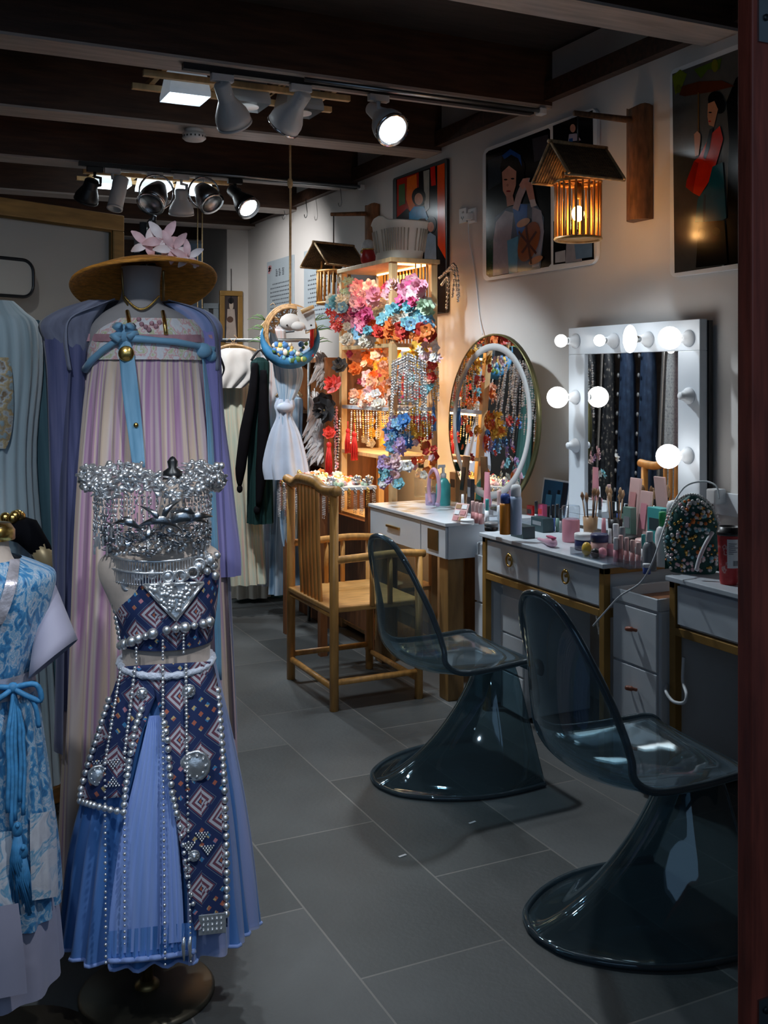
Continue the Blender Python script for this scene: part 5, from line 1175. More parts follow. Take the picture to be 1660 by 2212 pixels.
def bow(m):
    c = f1.surf(CH,268,720,.022)
    m.ball(c, .020, 10, sc=(1,.7,1.3))
    for s, an in ((-1,2.3),(1,.8),(-1,3.6),(1,-.2)):
        m.tube([c, c+V((math.cos(an)*.03,-.01,math.sin(an)*.028)), c+V((math.cos(an)*.012,-.02,math.sin(an)*.035-.006))], [.010,.014,.008], 8)
mk('bow', 'ribbon_blue', bow, rb)
mk('bow', 'ribbon_blue', lambda m: (m.ball(f1.surf(CH,440,756,.02), .022, 10, sc=(1.2,.7,1)), m.ball(f1.surf(CH,458,768,.02), .018, 10)), rb)
def hang(form, name, mm, base, rows, off, parent, gold=True):
    o = form.panel(name, mm, base, rows, off=off, n=6, parent=parent, solid=.002, wav=.002); return o
hr = hang(f1, 'hanging_ribbon', 'ribbon_blue', CH+DR[1:], [(735,256,280),(770,258,290),(850,265,300),(930,276,308),(1010,287,314)], .020, T1)
mk('gold_roundel', 'gold', lambda m: m.lathe([(0,0),(.022,0),(.020,.003),(0,.004)], f1.surf(CH,273,764,.026), 20, M=Matrix.Rotation(PI/2,3,'X')), hr)
mk('gold_roundel', 'gold', lambda m: m.lathe([(0,0),(.007,0),(.006,.002),(0,.003)], f1.surf(DR,294,918,.026), 12, M=Matrix.Rotation(PI/2,3,'X')), hr)
hang(f1, 'side_ribbon', 'ribbon_blue', CH+DR[1:], [(760,438,450),(900,448,460),(1100,456,470),(1300,464,478),(1480,470,482)], .012, T1)
for x in (279, 356): mk('gold_strap', 'gold', lambda m: m.tube([f1.surf(NK,x-4,672,.012), f1.surf(CH,x,695,.012), f1.surf(CH,x+3,722,.014)], .006, 6), T1)
mk('necklace', 'gold', lambda m: [m.ball(f1.surf(NK, 268+i*2.2, 640+28*math.sin(PI*i/34), .012), .0035, 5) for i in range(35)], T1)
mk('embroidered_blossoms', 'pink_band', lambda m: [m.ball(f1.surf(CH,x,y,.010), .007, 6, sc=(1,.4,1)) for x,y in ((306,700),(315,706),(328,698),(337,704),(322,712),(345,696),(300,690))], T1)
# straw hat with lilies
hp = V((f1.X(310), 0, f1.Z(588)))
R1 = Matrix.Rotation(f1.rz, 3, 'Z'); hw_ = V(f1.t.location)+R1@hp
TILT = Matrix.Rotation(-.08, 3, 'Y') @ Matrix.Rotation(-.32, 3, 'X')
hat = thing('straw_hat', 'wide orange-brown straw hat with lily blossoms, resting on the dress form neck', 'hat', hw_, f1.rz)
def brim(m):
    rows = []
    for r, z in ((.0,.034),(.05,.032),(.075,.024),(.12,.006),(.165,-.016),(.198,-.036),(.206,-.044),(.200,-.046),(.165,-.028),(.12,-.006),(.075,.012),(.05,.018),(0,.02)):
        rows.append([TILT @ V((r*math.cos(a), r*math.sin(a), z+.010*math.cos(2*a)*r/.2)) for a in [2*PI*i/56 for i in range(56)]])
    m.grid(rows, close=True)
mk('brim', 'straw', brim, hat)
mk('brim_edge', 'straw', lambda m: m.tube([TILT @ V((.204*math.cos(a), .204*math.sin(a), -.043+.010*math.cos(2*a))) for a in [2*PI*i/56 for i in range(56)]], .006, 8, closed=True), hat)
mk('hat_cord', 'brass_dark', lambda m: (m.tube([(.055,-.10,-.005),(.056,-.06,-.05),(.056,-.04,-.085)], .0035, 6), m.tube([(-.06,-.09,0),(-.055,-.05,-.08),(-.02,-.05,-.14)], .003, 6)), hat)
mk('black_band', 'black_velvet', lambda m: m.lathe([(.045,.030),(.042,.052),(.0,.055)], (.01,0,0), 24), hat)
mat('lily_pink', (.82,.50,.52), .5, var=.3, scale=18, sheen=.1); mat('lily_white', (.85,.74,.74), .5, var=.12)
for i, (px, py, s, an) in enumerate(((318,536,.048,.0),(352,528,.055,1.0),(372,548,.05,2.1),(402,566,.042,2.9))):
    def lily(m):
        c = V(((px-310)*f1.d/(F*f1.q), -.07-.02*i, f1.Z(py)-hp.z))
        for k in range(5):
            a = 2*PI*k/5+an; rows = []
            for j in range(6):
                u = j/5; rr = s*u*1.15; w_ = s*.25*math.sin(PI*(.1+.85*u)); z = s*(.5*u-.75*u**3)
                q = c+V((rr*math.cos(a), -z*1.0-.01, rr*math.sin(a)*.9+.01*u)); tn = V((-math.sin(a),0,math.cos(a)))
                rows.append([q-tn*w_+V((0,-.004,0)), q, q+tn*w_+V((0,-.004,0))])
            m.grid(rows, mi=k%2)
        m.tube([c, c+V((0,-.03,.01))], .002, 4)
    mk('lily', ['lily_pink','lily_white'], lily, hat)
mk('pearl_spray', 'pearl_white', lambda m: [m.ball(V(((x-310)*f1.d/(F*f1.q), -.12, f1.Z(y)-hp.z)), .006, 8) for x,y in ((390,534),(401,548),(408,556),(428,574),(418,582),(396,560))], hat)

# ---- blue brocade form at the left edge
f3 = Form('dress_form', 'dress form in blue brocade vest and skirt with corded belt at the left edge', 'dress form', -15, 2.28)
T3 = f3.t
mk('base_plate', 'bronze_disc', lambda m: m.lathe([(0,0),(.17,0),(.17,.01),(.03,.02),(0,.02)], (.05,.0,0), 40), T3)
mk('pole', 'black_metal', lambda m: m.tube([(0,0,.015),(0,0,.9)], .014, 12), T3)
B3 = [(1135,-60,22,.045),(1180,-58,20,.045),(1220,-90,40,.06),(1250,-140,100,.09),(1320,-130,100,.10),(1440,-100,72,.09)]
f3.loft('torso', 'form_linen', B3, cap=True)
mk('gold_neck_cap', 'gold', lambda m: m.lathe([(.05,0),(.05,.02),(.04,.035),(0,.04)], (f3.X(-19),0,f3.Z(1165)), 24), T3)
V3 = [(1205,-95,48,.075,0),(1225,-140,95,.10,0),(1245,-160,124,.12,0),(1300,-150,116,.125,.002),(1380,-125,96,.115,.003),(1445,-110,76,.105,.002)]
f3.loft('brocade_vest', 'brocade_blue', V3, n=60, rn=11)
f3.panel('lapel', 'silver_brocade', V3, [(1210,22,44),(1260,12,38),(1310,-4,24),(1350,-30,6)], off=.008, n=6)
f3.loft('silver_waistband', 'silver_brocade', [(1440,-112,76,.108,0),(1465,-110,74,.106,0),(1488,-112,78,.108,0)], n=48, off=.004)
S3 = [(1486,-112,78,.108,0),(1540,-118,86,.12,.003),(1700,-135,106,.15,.006),(1850,-150,124,.17,.008),(1950,-155,130,.18,.009)]
f3.loft('brocade_skirt', 'brocade_blue', S3, n=120, rn=17)
f3.panel('pale_hem_panel', 'brocade_pale', S3, [(1770,66,122),(1850,66,126),(1960,70,130)], off=.010, n=10, wav=.003)
f3.panel('pale_hem_panel', 'brocade_pale', S3, [(1800,-40,22),(1900,-40,36),(1985,-40,58)], off=.012, n=10, wav=.003)
f3.loft('satin_underskirt', 'satin_grey', [(1900,-150,122,.16,0),(2000,-155,130,.175,.004),(2095,-160,137,.18,.006)], n=90, rn=12)
f3.panel('satin_front_fold', 'satin_grey', S3, [(1960,-60,40),(2060,-60,52),(2160,-60,60)], off=.03, n=8)
def cone(m):
    a = V((f3.X(104), 0, f3.Z(1270))); e0 = V((f3.X(168),-.05,f3.Z(1386))); e1 = V((f3.X(60),-.10,f3.Z(1446))); rows = []
    for j in range(7):
        u = j/6; c = a.lerp((e0+e1)/2, u); r = (e0-e1)/2*(.25+.75*u); rows.append([c+r*math.cos(t)+V((0,-.05*(.3+.7*u)*math.sin(t),.02*math.sin(t)*u)) for t in [2*PI*i/24 for i in range(24)]])
    m.grid(rows, close=True)
mk('flared_sleeve', 'satin_grey', cone, T3, solid=.003)
belt = mk('cord_belt', 'cord_blue', lambda m: m.tube([f3.surf(S3, x, 1486+4*math.sin(x*.05), .010) for x in range(-110,78,8)], .006, 7), T3)
def cbow(m):
    c = f3.surf(S3, 28, 1490, .022); m.ball(c, .012, 8)
    for s in (-1, 1):
        m.tube(spline([c, c+V((s*.045,-.012,.006)), c+V((s*.055,-.01,-.03)), c+V((s*.02,-.012,-.012)), c],5), .006, 7)
        m.tube(spline([c, c+V((s*.04,-.01,-.03)), c+V((s*.052,-.012,-.085))],5), .005, 7)
mk('cord_bow', 'cord_blue', cbow, belt)
for k, (x, y1) in enumerate(((18,1760),(26,1800),(34,1780),(44,1740),(52,1770))):
    mk('hanging_cord', 'cord_blue', lambda m: m.tube([f3.surf(S3, 28+(x-28)*min(1,i/4)+1.5*math.sin(i), 1495+(y1-1495)*i/12, .024) for i in range(13)], .0048, 6), T3)
def tas(m, x, y, L):
    c = f3.surf(S3, x, y, .035); m.ball(c, .011, 8, sc=(1,1,1.5)); m.ball(c+V((0,-.010,.012)), .005, 6)
    for k in range(26):
        a = 2*PI*k/26; m.tube([c+V((.006*math.cos(a),.006*math.sin(a),-.012)), c+V((.014*math.cos(a),.011*math.sin(a),-L*.4)), c+V((.017*math.cos(a*1.3),.010*math.sin(a),-L*(.85+.15*math.sin(k*5))))], .0022, 4)
mk('belt_tassel', 'cord_blue', lambda m: tas(m, 38, 1800, .15), T3)
mk('belt_tassel', 'cord_blue', lambda m: tas(m, 50, 1850, .13), T3)
# ---- grey-teal robed form behind it
f4 = Form('dress_form', 'dress form in grey-teal gauze robe with gold embroidery at the far left', 'dress form', -10, 3.25)
T4 = f4.t
mk('base_plate', 'black_metal', lambda m: m.lathe([(0,0),(.18,0),(.18,.01),(.02,.02),(0,.02)], (0,0,0), 32), T4)
mk('pole', 'black_metal', lambda m: m.tube([(0,0,.02),(0,0,.95)], .013, 10), T4)
R4 = [(650,-60,30,.05,0),(672,-90,55,.08,0),(705,-110,86,.11,.002),(800,-110,92,.12,.004),(1000,-110,76,.13,.006),(1300,-130,100,.16,.008),(1700,-140,125,.19,.01)]
f4.loft('robe', 'robe_grey', R4, n=120, rn=22)
f4.panel('gold_front', 'gold_embroidery', R4, [(772,-40,18),(800,-40,26),(880,-40,30),(940,-40,24),(970,-40,12)], off=.01, n=10)
sleeve(f4, 'hanging_sleeve', 'robe_teal', [(66,690,.03,0),(84,760,.045,.02),(96,900,.060,.02),(112,1100,.075,.02),(126,1350,.085,.02),(146,1560,.060,.02),(158,1650,.030,.02)], n=26)
mk('forearm', 'black_velvet', lambda m: m.tube([(f4.X(20),-.20,f4.Z(1120)),(f4.X(55),-.22,f4.Z(1130)),(f4.X(85),-.22,f4.Z(1170)),(f4.X(98),-.22,f4.Z(1195))], [.04,.042,.03,.024], 14), T4)
mk('cuff', 'gold_embroidery', lambda m: m.tube([(f4.X(78),-.222,f4.Z(1160)),(f4.X(100),-.222,f4.Z(1200)),(f4.X(106),-.222,f4.Z(1210))], [.030,.027,.018], 14), T4)
mk('jewelled_armlet', 'gold', lambda m: [m.ball((f4.X(10+5*i),-.235+.004*abs(i-3),f4.Z(1100+5*math.sin(i))), .017, 8) for i in range(7)], T4)

# ================================================================== LEFT: FRAMED PANEL
a = at(0, 425, 3.50); b = at(262, 467, 3.90); dr = (b-a); dr.z = 0; dr.normalize(); a2 = b-dr*1.35; ang = math.atan2(dr.y, dr.x); ht = b.z
t = thing('framed_reflection', 'tall light wood framed panel with a painted beige reflection, behind the robed forms', 'screen', ((a2.x+b.x)/2,(a2.y+b.y)/2,0), ang)
mk('frame', 'oak_frame', lambda m: (m.box((0,0,ht-.03),(1.35,.04,.06)), m.box((.65,0,ht/2-.03),(.05,.04,ht-.06)), m.box((-.65,0,ht/2-.03),(.05,.04,ht-.06)), m.box((0,0,.03),(1.25,.04,.06))), t, bevel=.004)
mk('panel_face', 'grey_card', lambda m: (m.box((0,.006,ht/2),(1.25,.012,ht-.1)),), t)  # the reflection in the panel is put into its flat beige colour
mk('inner_bead', 'brass_dark', lambda m: (m.box((0,-.008,ht-.064),(1.25,.014,.008)), m.box((.621,-.008,ht/2),(.008,.014,ht-.12))), t)
p = at(0, 597, 3.42); t = thing('rounded_frame', 'black rounded-rectangle rim and beige face on the beige panel at the left edge', 'mirror', (0,0,0), 0)
t.location = p-V((0,0,0)); t.rotation_euler = (0,0,ang); ROOTM[t.name] = Matrix.Translation(p) @ Matrix.Rotation(ang, 4, 'Z')
def rrect(w_, h, r, n=6):
    o = []
    for cx, cz, a0 in ((w_-r,h-r,0),(-w_+r,h-r,PI/2),(-w_+r,-h+r,PI),(w_-r,-h+r,1.5*PI)):
        for k in range(n+1): o.append(V((cx+r*math.cos(a0+k*PI/2/n), 0, cz+r*math.sin(a0+k*PI/2/n))))
    return o
mk('rim', 'black_plastic', lambda m: m.tube(rrect(.125,.062,.04), .006, 8, closed=True), t)
mk('glass', 'grey_card', lambda m: m.prism(rrect(.122,.059,.038), (0,.006,0)), t)  # flat beige face inside the black rim

# ================================================================== CLOTHES RAIL AND GARMENTS
ramp_mat('silk_cream', [(.3,(.52,.48,.40)),(.5,(.66,.64,.56)),(.7,(.74,.72,.66))], 4, .8, stretch=(7,.5,1), sheen=.2)
ramp_mat('silk_pastel', [(.25,(.62,.42,.44)),(.38,(.72,.60,.46)),(.5,(.50,.62,.54)),(.62,(.70,.66,.54)),(.75,(.40,.54,.52))], 5, .8, stretch=(9,.3,1), sheen=.2)
ramp_mat('gauze_blue', [(.3,(.10,.22,.38)),(.5,(.28,.42,.58)),(.7,(.50,.58,.68))], 4, .8, stretch=(7,.6,1), sheen=.2, sheer=.1)
ramp_mat('gauze_white', [(.3,(.50,.54,.60)),(.5,(.66,.68,.72)),(.65,(.68,.52,.52)),(.8,(.72,.72,.74))], 4, .8, stretch=(7,.5,1), sheen=.2, sheer=.15)
ramp_mat('velvet_teal', [(.3,(.006,.022,.024)),(.7,(.014,.045,.045))], 4, .9, stretch=(7,.5,1), spec=.1); ramp_mat('silk_teal', [(.3,(.05,.18,.18)),(.7,(.12,.30,.29))], 4, .8, stretch=(7,.5,1))
mat('azure_silk', (.03,.19,.40), .6, var=.35, scale=14); mat('white_gauze', (.40,.48,.62), .8, var=.12, scale=6, sheen=.3); mat('satin_white', (.60,.60,.60), .6, var=.06)
def garment(name, label, px, py0, py1, d, w0, w1, mm, group=None, depth=.05, rn=9, amp=.012, hanger='rattan', cat='dress', lean=0, seed=0):
    fm = Form(name, label, cat, px, d); t = fm.t; h = (py1-py0)
    rows = [(py0,px-w0*.35,px+w0*.35,depth*.4,0),(py0+h*.02,px-w0*.8,px+w0*.8,depth*.7,0),(py0+h*.05,px-w0,px+w0,depth,.002),(py0+h*.25,px-w0*.85,px+w0*.9,depth,amp*.5),(py0+h*.55,px+lean*.5-(w0+w1)/2,px+lean*.5+(w0+w1)/2,depth*1.15,amp),(py1,px+lean-w1,px+lean+w1,depth*1.3,amp*1.3)]
    fm.loft('cloth', mm, rows, n=96, rn=rn, seed=seed, wob=.2)
    z = fm.Z(py0); W = fm.X(px+w0)
    mk('hanger', hanger, lambda m: (m.tube(spline([(-W*.95,0,z-.02),(-W*.5,0,z+.02),(0,0,z+.045),(W*.5,0,z+.02),(W*.95,0,z-.02)],4), .008, 8), m.tube([(0,0,z+.04),(0,0,z+.09),(.02,0,z+.115),(0,0,z+.135),(-.018,0,z+.12)], .0025, 5)), t)
    return fm
g = 'garments on the back rail'
g1 = garment('hanging_dress', 'pastel green and cream gauze dress on the rail, just right of the hatted form', 496, 778, 1262, 6.44, 44, 52, 'silk_pastel', None, lean=22, rn=13)
g2 = garment('hanging_dress', 'cream gauze dress with long trains on the rail beside the black sleeve', 532, 800, 1290, 6.95, 32, 40, 'silk_cream', None, seed=2, lean=10)
g3 = garment('hanging_jacket', 'black and dark green jacket with pointed sleeve tassels on the rail', 562, 772, 1130, 6.28, 20, 26, 'velvet_teal', None, cat='jacket', amp=.006, hanger='black_metal')
def bsl(m):
    for pts, r in (([(-.03,-.06,g3.Z(785)),(-.045,-.08,g3.Z(850)),(-.085,-.09,g3.Z(930)),(-.115,-.09,g3.Z(1010)),(-.12,-.09,g3.Z(1045))],[.02,.028,.036,.032,.012]),([(.02,-.06,g3.Z(800)),(.02,-.09,g3.Z(900)),(.01,-.09,g3.Z(1010)),(-.01,-.09,g3.Z(1090))],[.02,.034,.038,.014])):
        m.tube(spline(pts,4), [cr(0,0,1,1,.5)*0+V((r[min(int(i/4),len(r)-1)],0,0)).x*(1-(i%4)/4)+r[min(int(i/4)+1,len(r)-1)]*((i%4)/4) for i in range(len(pts)*4-3)], 12)
lab(mk('sleeve', 'black_velvet', bsl, g3.t), 'black sleeves')
mk('tassel', 'black_velvet', lambda m: (m.ball((-.12,-.09,g3.Z(1052)),.018,8,sc=(1,1,1.4)), m.ball((-.018,-.09,g3.Z(1098)),.02,8,sc=(1,1,1.4))), g3.t)
g4 = garment('hanging_dress', 'white and rose gauze dress hanging behind the rattan headpiece', 590, 700, 1262, 6.66, 28, 36, 'gauze_white', None, seed=1)
g5 = garment('hanging_dress', 'long blue gauze gown with teal hem at the right end of the rail', 625, 850, 1282, 6.5, 30, 40, 'gauze_blue', None, seed=3)
g6 = garment('hanging_dress', 'teal hemmed gown low at the back of the rail behind the cream dress', 560, 1000, 1288, 7.1, 66, 72, 'silk_teal', None, seed=4)
g7 = Form('hanging_blouse', 'white satin blouse with black ribbons draped on top of the rail', 'blouse', 506, 6.34)
g7.loft('cloth', 'satin_white', [(752,488,524,.02,0),(756,476,540,.03,0),(766,464,550,.045,.003),(784,458,556,.055,.006),(806,455,556,.06,.009),(838,457,520,.06,.012)], n=90, rn=9, wob=.3)
mk('hanger', 'rattan', lambda m: (m.tube(spline([(-.14,0,g7.Z(764)),(-.07,0,g7.Z(750)),(0,0,g7.Z(745)),(.07,0,g7.Z(750)),(.14,0,g7.Z(758))],4), .008, 8), m.tube([(0,0,g7.Z(746)),(0,0,g7.Z(736)),(.02,0,g7.Z(730)),(0,0,g7.Z(724))], .0025, 5)), g7.t)
mk('black_ribbon', 'black_velvet', lambda m: (m.tube(spline([(-.11,-.055,g7.Z(762)),(-.10,-.06,g7.Z(790)),(-.075,-.062,g7.Z(820))],4), .007, 6), m.tube(spline([(-.085,-.058,g7.Z(770)),(-.06,-.06,g7.Z(800)),(-.09,-.06,g7.Z(826))],4), .007, 6)), g7.t)
# rail: posts and bar
a = at(420, 735, 6.65); b = at(668, 735, 6.40)
t = thing('clothes_rail', 'metal clothes rail carrying the pastel dresses at the back', 'rail', ((a.x+b.x)/2,(a.y+b.y)/2,0))
mk('bar', 'steel', lambda m: m.tube([a, b], .012, 8), t, world=True)
for q in (a, b): mk('upright', 'steel', lambda m: m.tube([(q.x,q.y,0),q], .011, 8), t, world=True)
# white knotted veil with blue underside in front of the blue gown
fv = Form('knotted_veil', 'knotted white and blue gauze veil hanging under the rattan headpiece', 'veil', 612, 6.08)
VL = [(862,600,634,.02,.003),(878,594,636,.03,.004),(900,600,630,.025,.006),(940,586,646,.04,.010),(1000,574,660,.05,.014),(1035,578,664,.05,.014)]
fv.loft('white_fall', 'white_gauze', VL, n=60, rn=8); 
mk('knot', 'white_gauze', lambda m: m.ball((fv.X(616),-.02,fv.Z(880)), .05, 12, sc=(1,.7,.6)), fv.t)
lab(fv.loft('blue_fall', 'gauze_blue', [(700,580,592,.015,0),(740,582,604,.02,.002),(790,590,650,.02,.004),(830,596,650,.02,.005),(872,606,630,.02,.002)], n=40, rn=6), 'bright blue upper fall')
fv.loft('long_tail', 'gauze_blue', [(900,600,630,.02,.003),(1020,600,644,.02,.006),(1140,606,640,.02,.006),(1180,612,640,.01,.004)], n=40, rn=6)
# rattan ring headpiece on a rope
c = at(627, 722, 6.0); t = thing('rattan_headpiece', 'round rattan frame with blue cloth and flowers hanging from a rope', 'headpiece', c, -YAW+.09)
def wv(m):
    for k in range(3): m.tube([V(((.155-.012*k)*math.cos(a), -.01*k, .17*math.sin(a)*(1-.05*k))) for a in [2*PI*i/40 for i in range(40)]], .008, 6, closed=True)
    rnd = random.Random(2)
    for k in range(60):
        a = rnd.uniform(.1, PI-.1); b_ = a+rnd.uniform(-1.0,1.0); b_ = min(PI-.05,max(.05,b_)); m.tube([V((.15*math.cos(a),.01,.16*math.sin(a))), V((.09*math.cos(b_),.015,.09*math.sin(b_)))], .003, 4)
mk('rattan_ring', 'rattan', wv, t)
def cres(m, r0, r1, a0, a1, z, y=-.03):
    rows = []
    for i in range(25):
        u = i/24; a = a0+(a1-a0)*u; w_ = math.sin(PI*min(.98,max(.02,u))); rows.append([V((r0*math.cos(a), y, r0*math.sin(a)+z)), V(((r0-(r0-r1)*w_*.5)*math.cos(a), y-.025*w_, (r0-(r0-r1)*w_*.5)*math.sin(a)+z)), V(((r0-(r0-r1)*w_)*math.cos(a), y, (r0-(r0-r1)*w_)*math.sin(a)+z))])
    m.grid(rows)
mk('blue_crescent', 'azure_silk', lambda m: cres(m, .17, .085, -PI*1.12, PI*.12, -.03), t, solid=.004)
mk('red_panel', 'tassel_red', lambda m: m.box((.125,-.03,-.03),(.022,.02,.20)), t, bevel=.004)
mk('flower_trim', ['leaf_green','petal_blue','petal_teal','petal_cream','petal_blue','stamen'], lambda m: [m.ball((random.uniform(-.09,.10), -.05, random.uniform(-.15,-.05)), random.uniform(.010,.020), 6, mi=i%6, sc=(1,.6,1)) for i in range(44)], t)
mk('green_sprigs', 'leaf_green', lambda m: [m.tube([V((s*.14,0,z)), V((s*(.14+.05*k),-.01,z+.02*math.sin(k*2)+.01)), V((s*(.17+.05*k),-.01,z+.04*math.cos(k)))], [.003,.004,.001], 4) for s in (-1,1) for z in (-.05,.02,.08) for k in (.5,1,1.5)], t)
t = thing('paper_crane', 'white folded bird ornament with a wooden beak on the rattan headpiece', 'ornament', at(645, 692, 5.85), -YAW)
def crane(m):
    m.ball((-.045,0,-.01), .062, 12, sc=(1,.7,.8)); 
    m.prism([V((.0,-.02,.07)),V((.085,-.02,.05)),V((.09,-.02,-.04)),V((.05,-.02,-.05)),V((.01,-.02,-.03))], (0,.04,0)); m.ball((.0,-.03,-.035), .035, 10, sc=(1.2,.7,.8))
mk('body', 'satin_white', crane, t, bevel=.006); mk('beak', 'pale_wood', lambda m: m.tube([(.02,-.05,.045),(.09,-.05,.075)], [.014,.010], 8), t)
mk('eye', 'black_plastic', lambda m: (m.ball((.075,-.045,-.03),.006,6), m.ball((-.06,-.042,-.03),.006,6)), t)
a = onZ(617, 393, TOP)
tag(mk('rope', 'rope', lambda m: (m.tube([V((c.x,c.y,TOP-.0)), V((c.x+.002,c.y,2.6)), V((c.x,c.y,c.z+.17))], .007, 7), m.ball((c.x,c.y,2.62),.018,8,sc=(1,1,1.8)))), 'long tan rope with a knot holding the rattan headpiece', 'rope')
for x, l in ((427,'tan rope hanging in the dark gap, left of the pair'),(437,'tan rope hanging in the dark gap, right of the pair')):
    q = at(x, 600, 8.5); tag(mk('rope', 'rope', lambda m: m.tube([V((q.x,q.y,TOP+.25)), q+V((0,0,-.25))], .005, 6)), l, 'rope')
# ---- rail opposite the mirrors
ramp_mat('dark_sequin', [(.4,(.012,.014,.02)),(.6,(.03,.035,.04)),(.66,(.45,.40,.34)),(.7,(.02,.02,.03))], 22, .5, detail=6)
ramp_mat('silver_sequin', [(.35,(.25,.24,.24)),(.55,(.75,.72,.68)),(.7,(.3,.28,.26))], 60, .25, metal=.8, detail=6)
ramp_mat('navy_robe', [(.3,(.008,.02,.05)),(.6,(.02,.045,.10)),(.75,(.05,.10,.16))], 12, .7); ramp_mat('red_gold', [(.4,(.30,.02,.02)),(.6,(.35,.22,.06)),(.7,(.3,.02,.02))], 14, .6)
ramp_mat('lace_white', [(.35,(.30,.34,.36)),(.5,(.55,.58,.60)),(.6,(.28,.31,.34))], 40, .8, detail=4, sheer=.2); mat('dusty_pink', (.50,.30,.33), .8, var=.15, sheen=.2)
a = V((.15,5.9,1.86)); b = V((.15,8.3,1.86))
t = thing('clothes_rail', 'black clothes rail on the side opposite the mirrors, seen in the bulb mirror', 'rail', (.15,7.1,0))
mk('bar', 'black_metal', lambda m: m.tube([a, b], .013, 8), t, world=True)
for q in (a, b): mk('upright', 'black_metal', lambda m: m.tube([(q.x,q.y,0),q], .013, 8), t, world=True)
GG = [('silk_teal','teal gown on the opposite rail, at the left edge of the bulb mirror'),('red_gold','red and gold trimmed robe on the opposite rail'),('dark_sequin','black robe with fine gold spots on the opposite rail'),('dark_sequin','black gown with a broad sequinned edge on the opposite rail'),('navy_robe','navy robe with silver buttons on the opposite rail'),('navy_robe','dark navy gown with round studs on the opposite rail'),('lace_white','white lace gown on the opposite rail'),('dusty_pink','dusty pink gown on the opposite rail'),('dark_sequin','black gown at the end of the opposite rail')]
for k, (mm, l) in enumerate(GG):
    y = 8.15-.265*k; t = thing('hanging_gown', l, 'dress', (.15, y, 0), .35)
    def gw(m, k=k):
        rows = []; uv = []
        for j in range(16):
            u = j/15; z = 1.80-1.62*u; A = (.04+.075*min(1,u*9))*(1+.10*u); B = .05*(1+.8*u)
            rows.append([V((B*math.cos(t_)*(1+.15*u*math.sin(9*t_+k)), A*math.sin(t_)*(1+.08*u*math.sin(8*t_+k)), z)) for t_ in [2*PI*i/48 for i in range(48)]]); uv += [(i*.025, z) for i in range(48)]
        m.grid(rows, uvs=uv, close=True)
    mk('cloth', mm, gw, t)
    mk('hanger', 'pale_wood', lambda m: (m.tube([(0,-.10,1.765),(0,0,1.82),(0,.10,1.765)], .008, 6), m.tube([(0,0,1.82),(0,0,1.88)], .003, 5)), t)
    if k in (2,3,6): mk('sequin_edge', 'silver_sequin', lambda m: m.grid([[V((.062+.05*u, -.03+.02*u+s*.028, 1.76-1.2*u)) for s in (-1,0,1)] for u in [i/10 for i in range(11)]]), t, solid=.004)
    if k in (4,5): mk('silver_buttons', 'silver', lambda m: [m.ball((.078+.04*u, .0, 1.68-1.3*u), .02, 8, sc=(.4,1,1)) for u in [i/8 for i in range(9)]], t)
# ================================================================== COSMETICS
def deskpt(px, t, D):
    k = (px-PX)/F; X = D['X0']+t*(D['X1']-D['X0']); d = X/(S_+k*C_); return V((X, d*C_-k*d*S_, D['H'])), d
def cm(name, col, rough=.35, **k): return mat(name, col, rough, var=.05, **k)
for n_, c_ in dict(c_pink=(.72,.30,.36), c_rose=(.60,.28,.28), c_blush=(.70,.46,.44), c_white=(.78,.80,.82), c_black=(.015,.015,.018), c_grey=(.22,.24,.26), c_orange=(.80,.28,.03), c_blue=(.05,.10,.35), c_paleblue=(.42,.52,.70), c_red=(.50,.02,.02), c_teal=(.05,.36,.36), c_green=(.04,.42,.14), c_darkteal=(.02,.05,.06), c_brown=(.22,.11,.05), c_yellow=(.75,.48,.06), c_lilac=(.50,.38,.58), c_magenta=(.5,.06,.16), c_sage=(.14,.26,.22), c_tan=(.42,.26,.14), c_navyp=(.03,.04,.12)).items(): cm(n_, c_)
